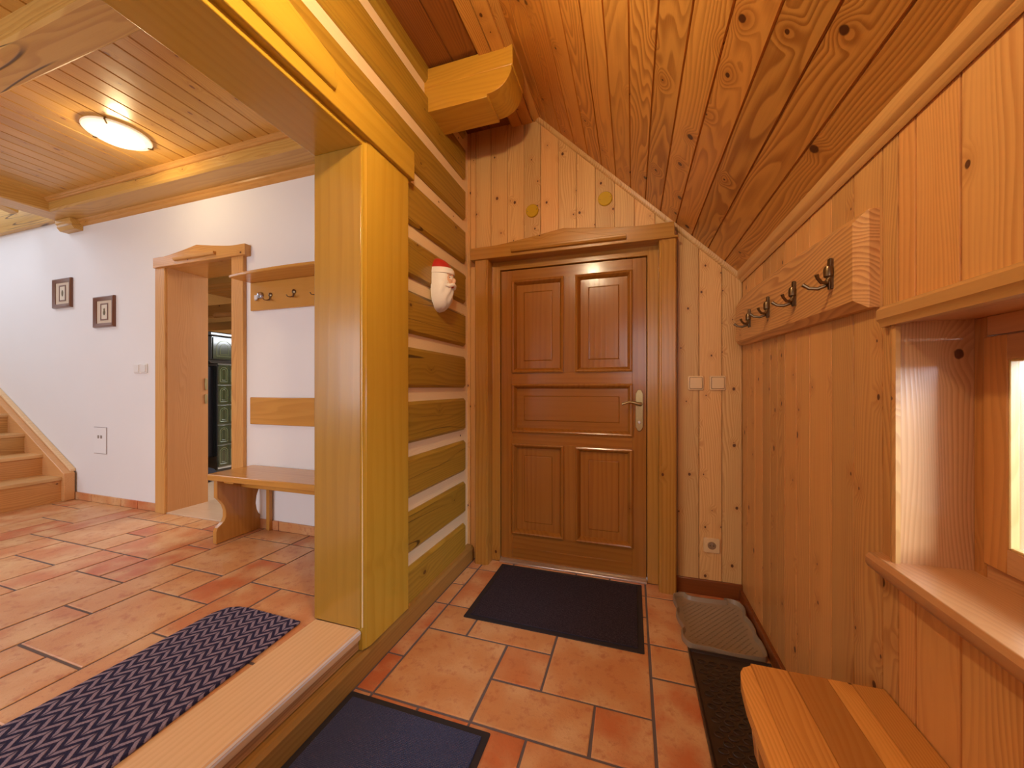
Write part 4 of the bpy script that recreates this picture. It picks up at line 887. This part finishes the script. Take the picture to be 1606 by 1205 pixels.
def tray(name, pts, rim, m, label, bumps, zf=.003):
    r = empty(name, (0, 0, 0)); tag(r, label, 'tray')
    n = len(pts); P = [Vector((a, b, 0)) for a, b in pts]; C = sum(P, Vector())/n
    # smooth outline
    Q = []
    for i in range(n):
        p0, p1, p2, p3 = P[i-1], P[i], P[(i+1) % n], P[(i+2) % n]
        for t in (0, .25, .5, .75):
            Q.append(.5*((2*p1)+(-p0+p2)*t+(2*p0-5*p1+4*p2-p3)*t*t+(-p0+3*p1-3*p2+p3)*t*t*t))
    if name == 'boot_tray' and bumps == 'oval': Q = P
    N = len(Q); nor = []
    for i in range(N):
        t = (Q[(i+1) % N]-Q[i-1]).normalized(); nor.append(Vector((-t.y, t.x, 0)))
    area = sum(Q[i].x*Q[(i+1) % N].y-Q[(i+1) % N].x*Q[i].y for i in range(N)); sg = 1 if area > 0 else -1
    prof = [(0, .0015), (0, rim*.6), (.001, rim), (.006, rim), (.009, rim*.7), (.014, zf+.002), (.018, zf)]
    vs = []; 
    for ins, z in prof: vs += [(Q[i].x+nor[i].x*ins*sg, Q[i].y+nor[i].y*ins*sg, z) for i in range(N)]
    fs = [(k*N+i, k*N+(i+1) % N, (k+1)*N+(i+1) % N, (k+1)*N+i) for k in range(len(prof)-1) for i in range(N)]
    fs += [tuple(range((len(prof)-1)*N, len(prof)*N)), tuple(range(N))[::-1]]
    MB().add(vs, fs, .3).build('tray_body', m, r)
    bp = MB()
    def inside(x, y):
        c = False
        for i in range(N):
            a, b = Q[i], Q[(i+1) % N]
            if (a.y > y) != (b.y > y) and x < (b.x-a.x)*(y-a.y)/(b.y-a.y)+a.x: c = not c
        return c
    x0, x1 = min(q.x for q in Q), max(q.x for q in Q); y0, y1 = min(q.y for q in Q), max(q.y for q in Q)
    if bumps == 'oval':
        rg = random.Random(4); yy = y0+.05; row = 0
        while yy < y1-.04:
            xx = x0+.045+(.022 if row % 2 else 0)
            while xx < x1-.04:
                a, b = .016, .011; pts_ = [(xx+a*math.cos(t*PI/6), yy+b*math.sin(t*PI/6), zf+.0012) for t in range(13)]
                bp.tube(pts_, .0018, 5); xx += .044
            yy += .030; row += 1
    else:
        yy = y0+.03; row = 0
        while yy < y1-.02:
            xx = x0+.02+(.013 if row % 2 else 0)
            while xx < x1-.02:
                if all(inside(xx+dx, yy+dy) for dx in (-.03, .03) for dy in (-.03, .03)): bp.tube([(xx-.006, yy-.004, zf+.0005), (xx, yy, zf+.002), (xx+.006, yy+.004, zf+.0005)], [.0012, .0022, .0012], 5)
                xx += .026
            yy += .016; row += 1
    bp.build('tread_pattern', m, r); return r
bt = [(0.219, 2.292), (0.243, 2.319), (0.281, 2.334), (0.319, 2.303), (0.476, 2.314), (0.483, 2.334), (0.529, 2.337), (0.562, 2.306), (0.568, 2.248), (0.556, 2.191), (0.566, 2.146), (0.568, 2.081), (0.560, 2.033), (0.568, 1.987), (0.568, 1.931), (0.560, 1.89), (0.536, 1.872), (0.465, 1.866), (0.402, 1.866), (0.331, 1.876), (0.259, 1.876), (0.226, 1.919), (0.225, 1.972), (0.237, 2.009), (0.222, 2.068), (0.217, 2.129), (0.228, 2.176), (0.217, 2.242)]
tray('boot_tray', bt, .028, m_tray_beige, 'taupe wavy-edged boot tray in the corner right of the front door', 'dash', .006)
tray('boot_tray', [(.240, 1.03), (.566, 1.03), (.566, 1.862), (.240, 1.862)], .014, m_tray_dark, 'dark brown rectangular boot tray running under the low bench', 'oval', .003)

# ------------------------------------------------------------------ staircase
stn = empty('staircase', (-5.4, 1.4, .19)); stn.location = (0, 0, 0); tag(stn, 'wooden staircase rising to the left along the white wall', 'staircase')
X0 = -4.83; run = .298; z = .19
for k in range(7):
    zt = [.405, .590, .768, .945, 1.125, 1.305, 1.485][k]; x = X0-run*k
    MB().box(x-.022, x, .75, 1.925, z if k == 0 else z-.002, zt-.030, random.random()).build('riser', m_rise, stn, .002)
    MB().box(x-run-.02, x+.012, .75, 1.925, zt-.030, zt, random.random()).build('tread', m_tread, stn, .005)
    z = zt
sg = MB(); sl_ = .60
xe = -4.79; zt0_ = .435
poly = [(xe, .192), (xe, zt0_), (xe-.03, zt0_+.012), (xe-2.2, zt0_+.012+2.17*.565), (xe-2.2, .9), (xe-.35, .192)]
sg.prism(poly, 'y', 1.915, 1.985, .4); sg.build('stringer', m_string, stn, .004)
MB().prism([(xe-.02, zt0_+.008), (xe-2.2, zt0_+.008+2.18*.565), (xe-2.2, zt0_+.030+2.18*.565), (xe-.02, zt0_+.030)], 'y', 1.962, 1.998, .1).build('stringer_cap', m_step, stn, .003)
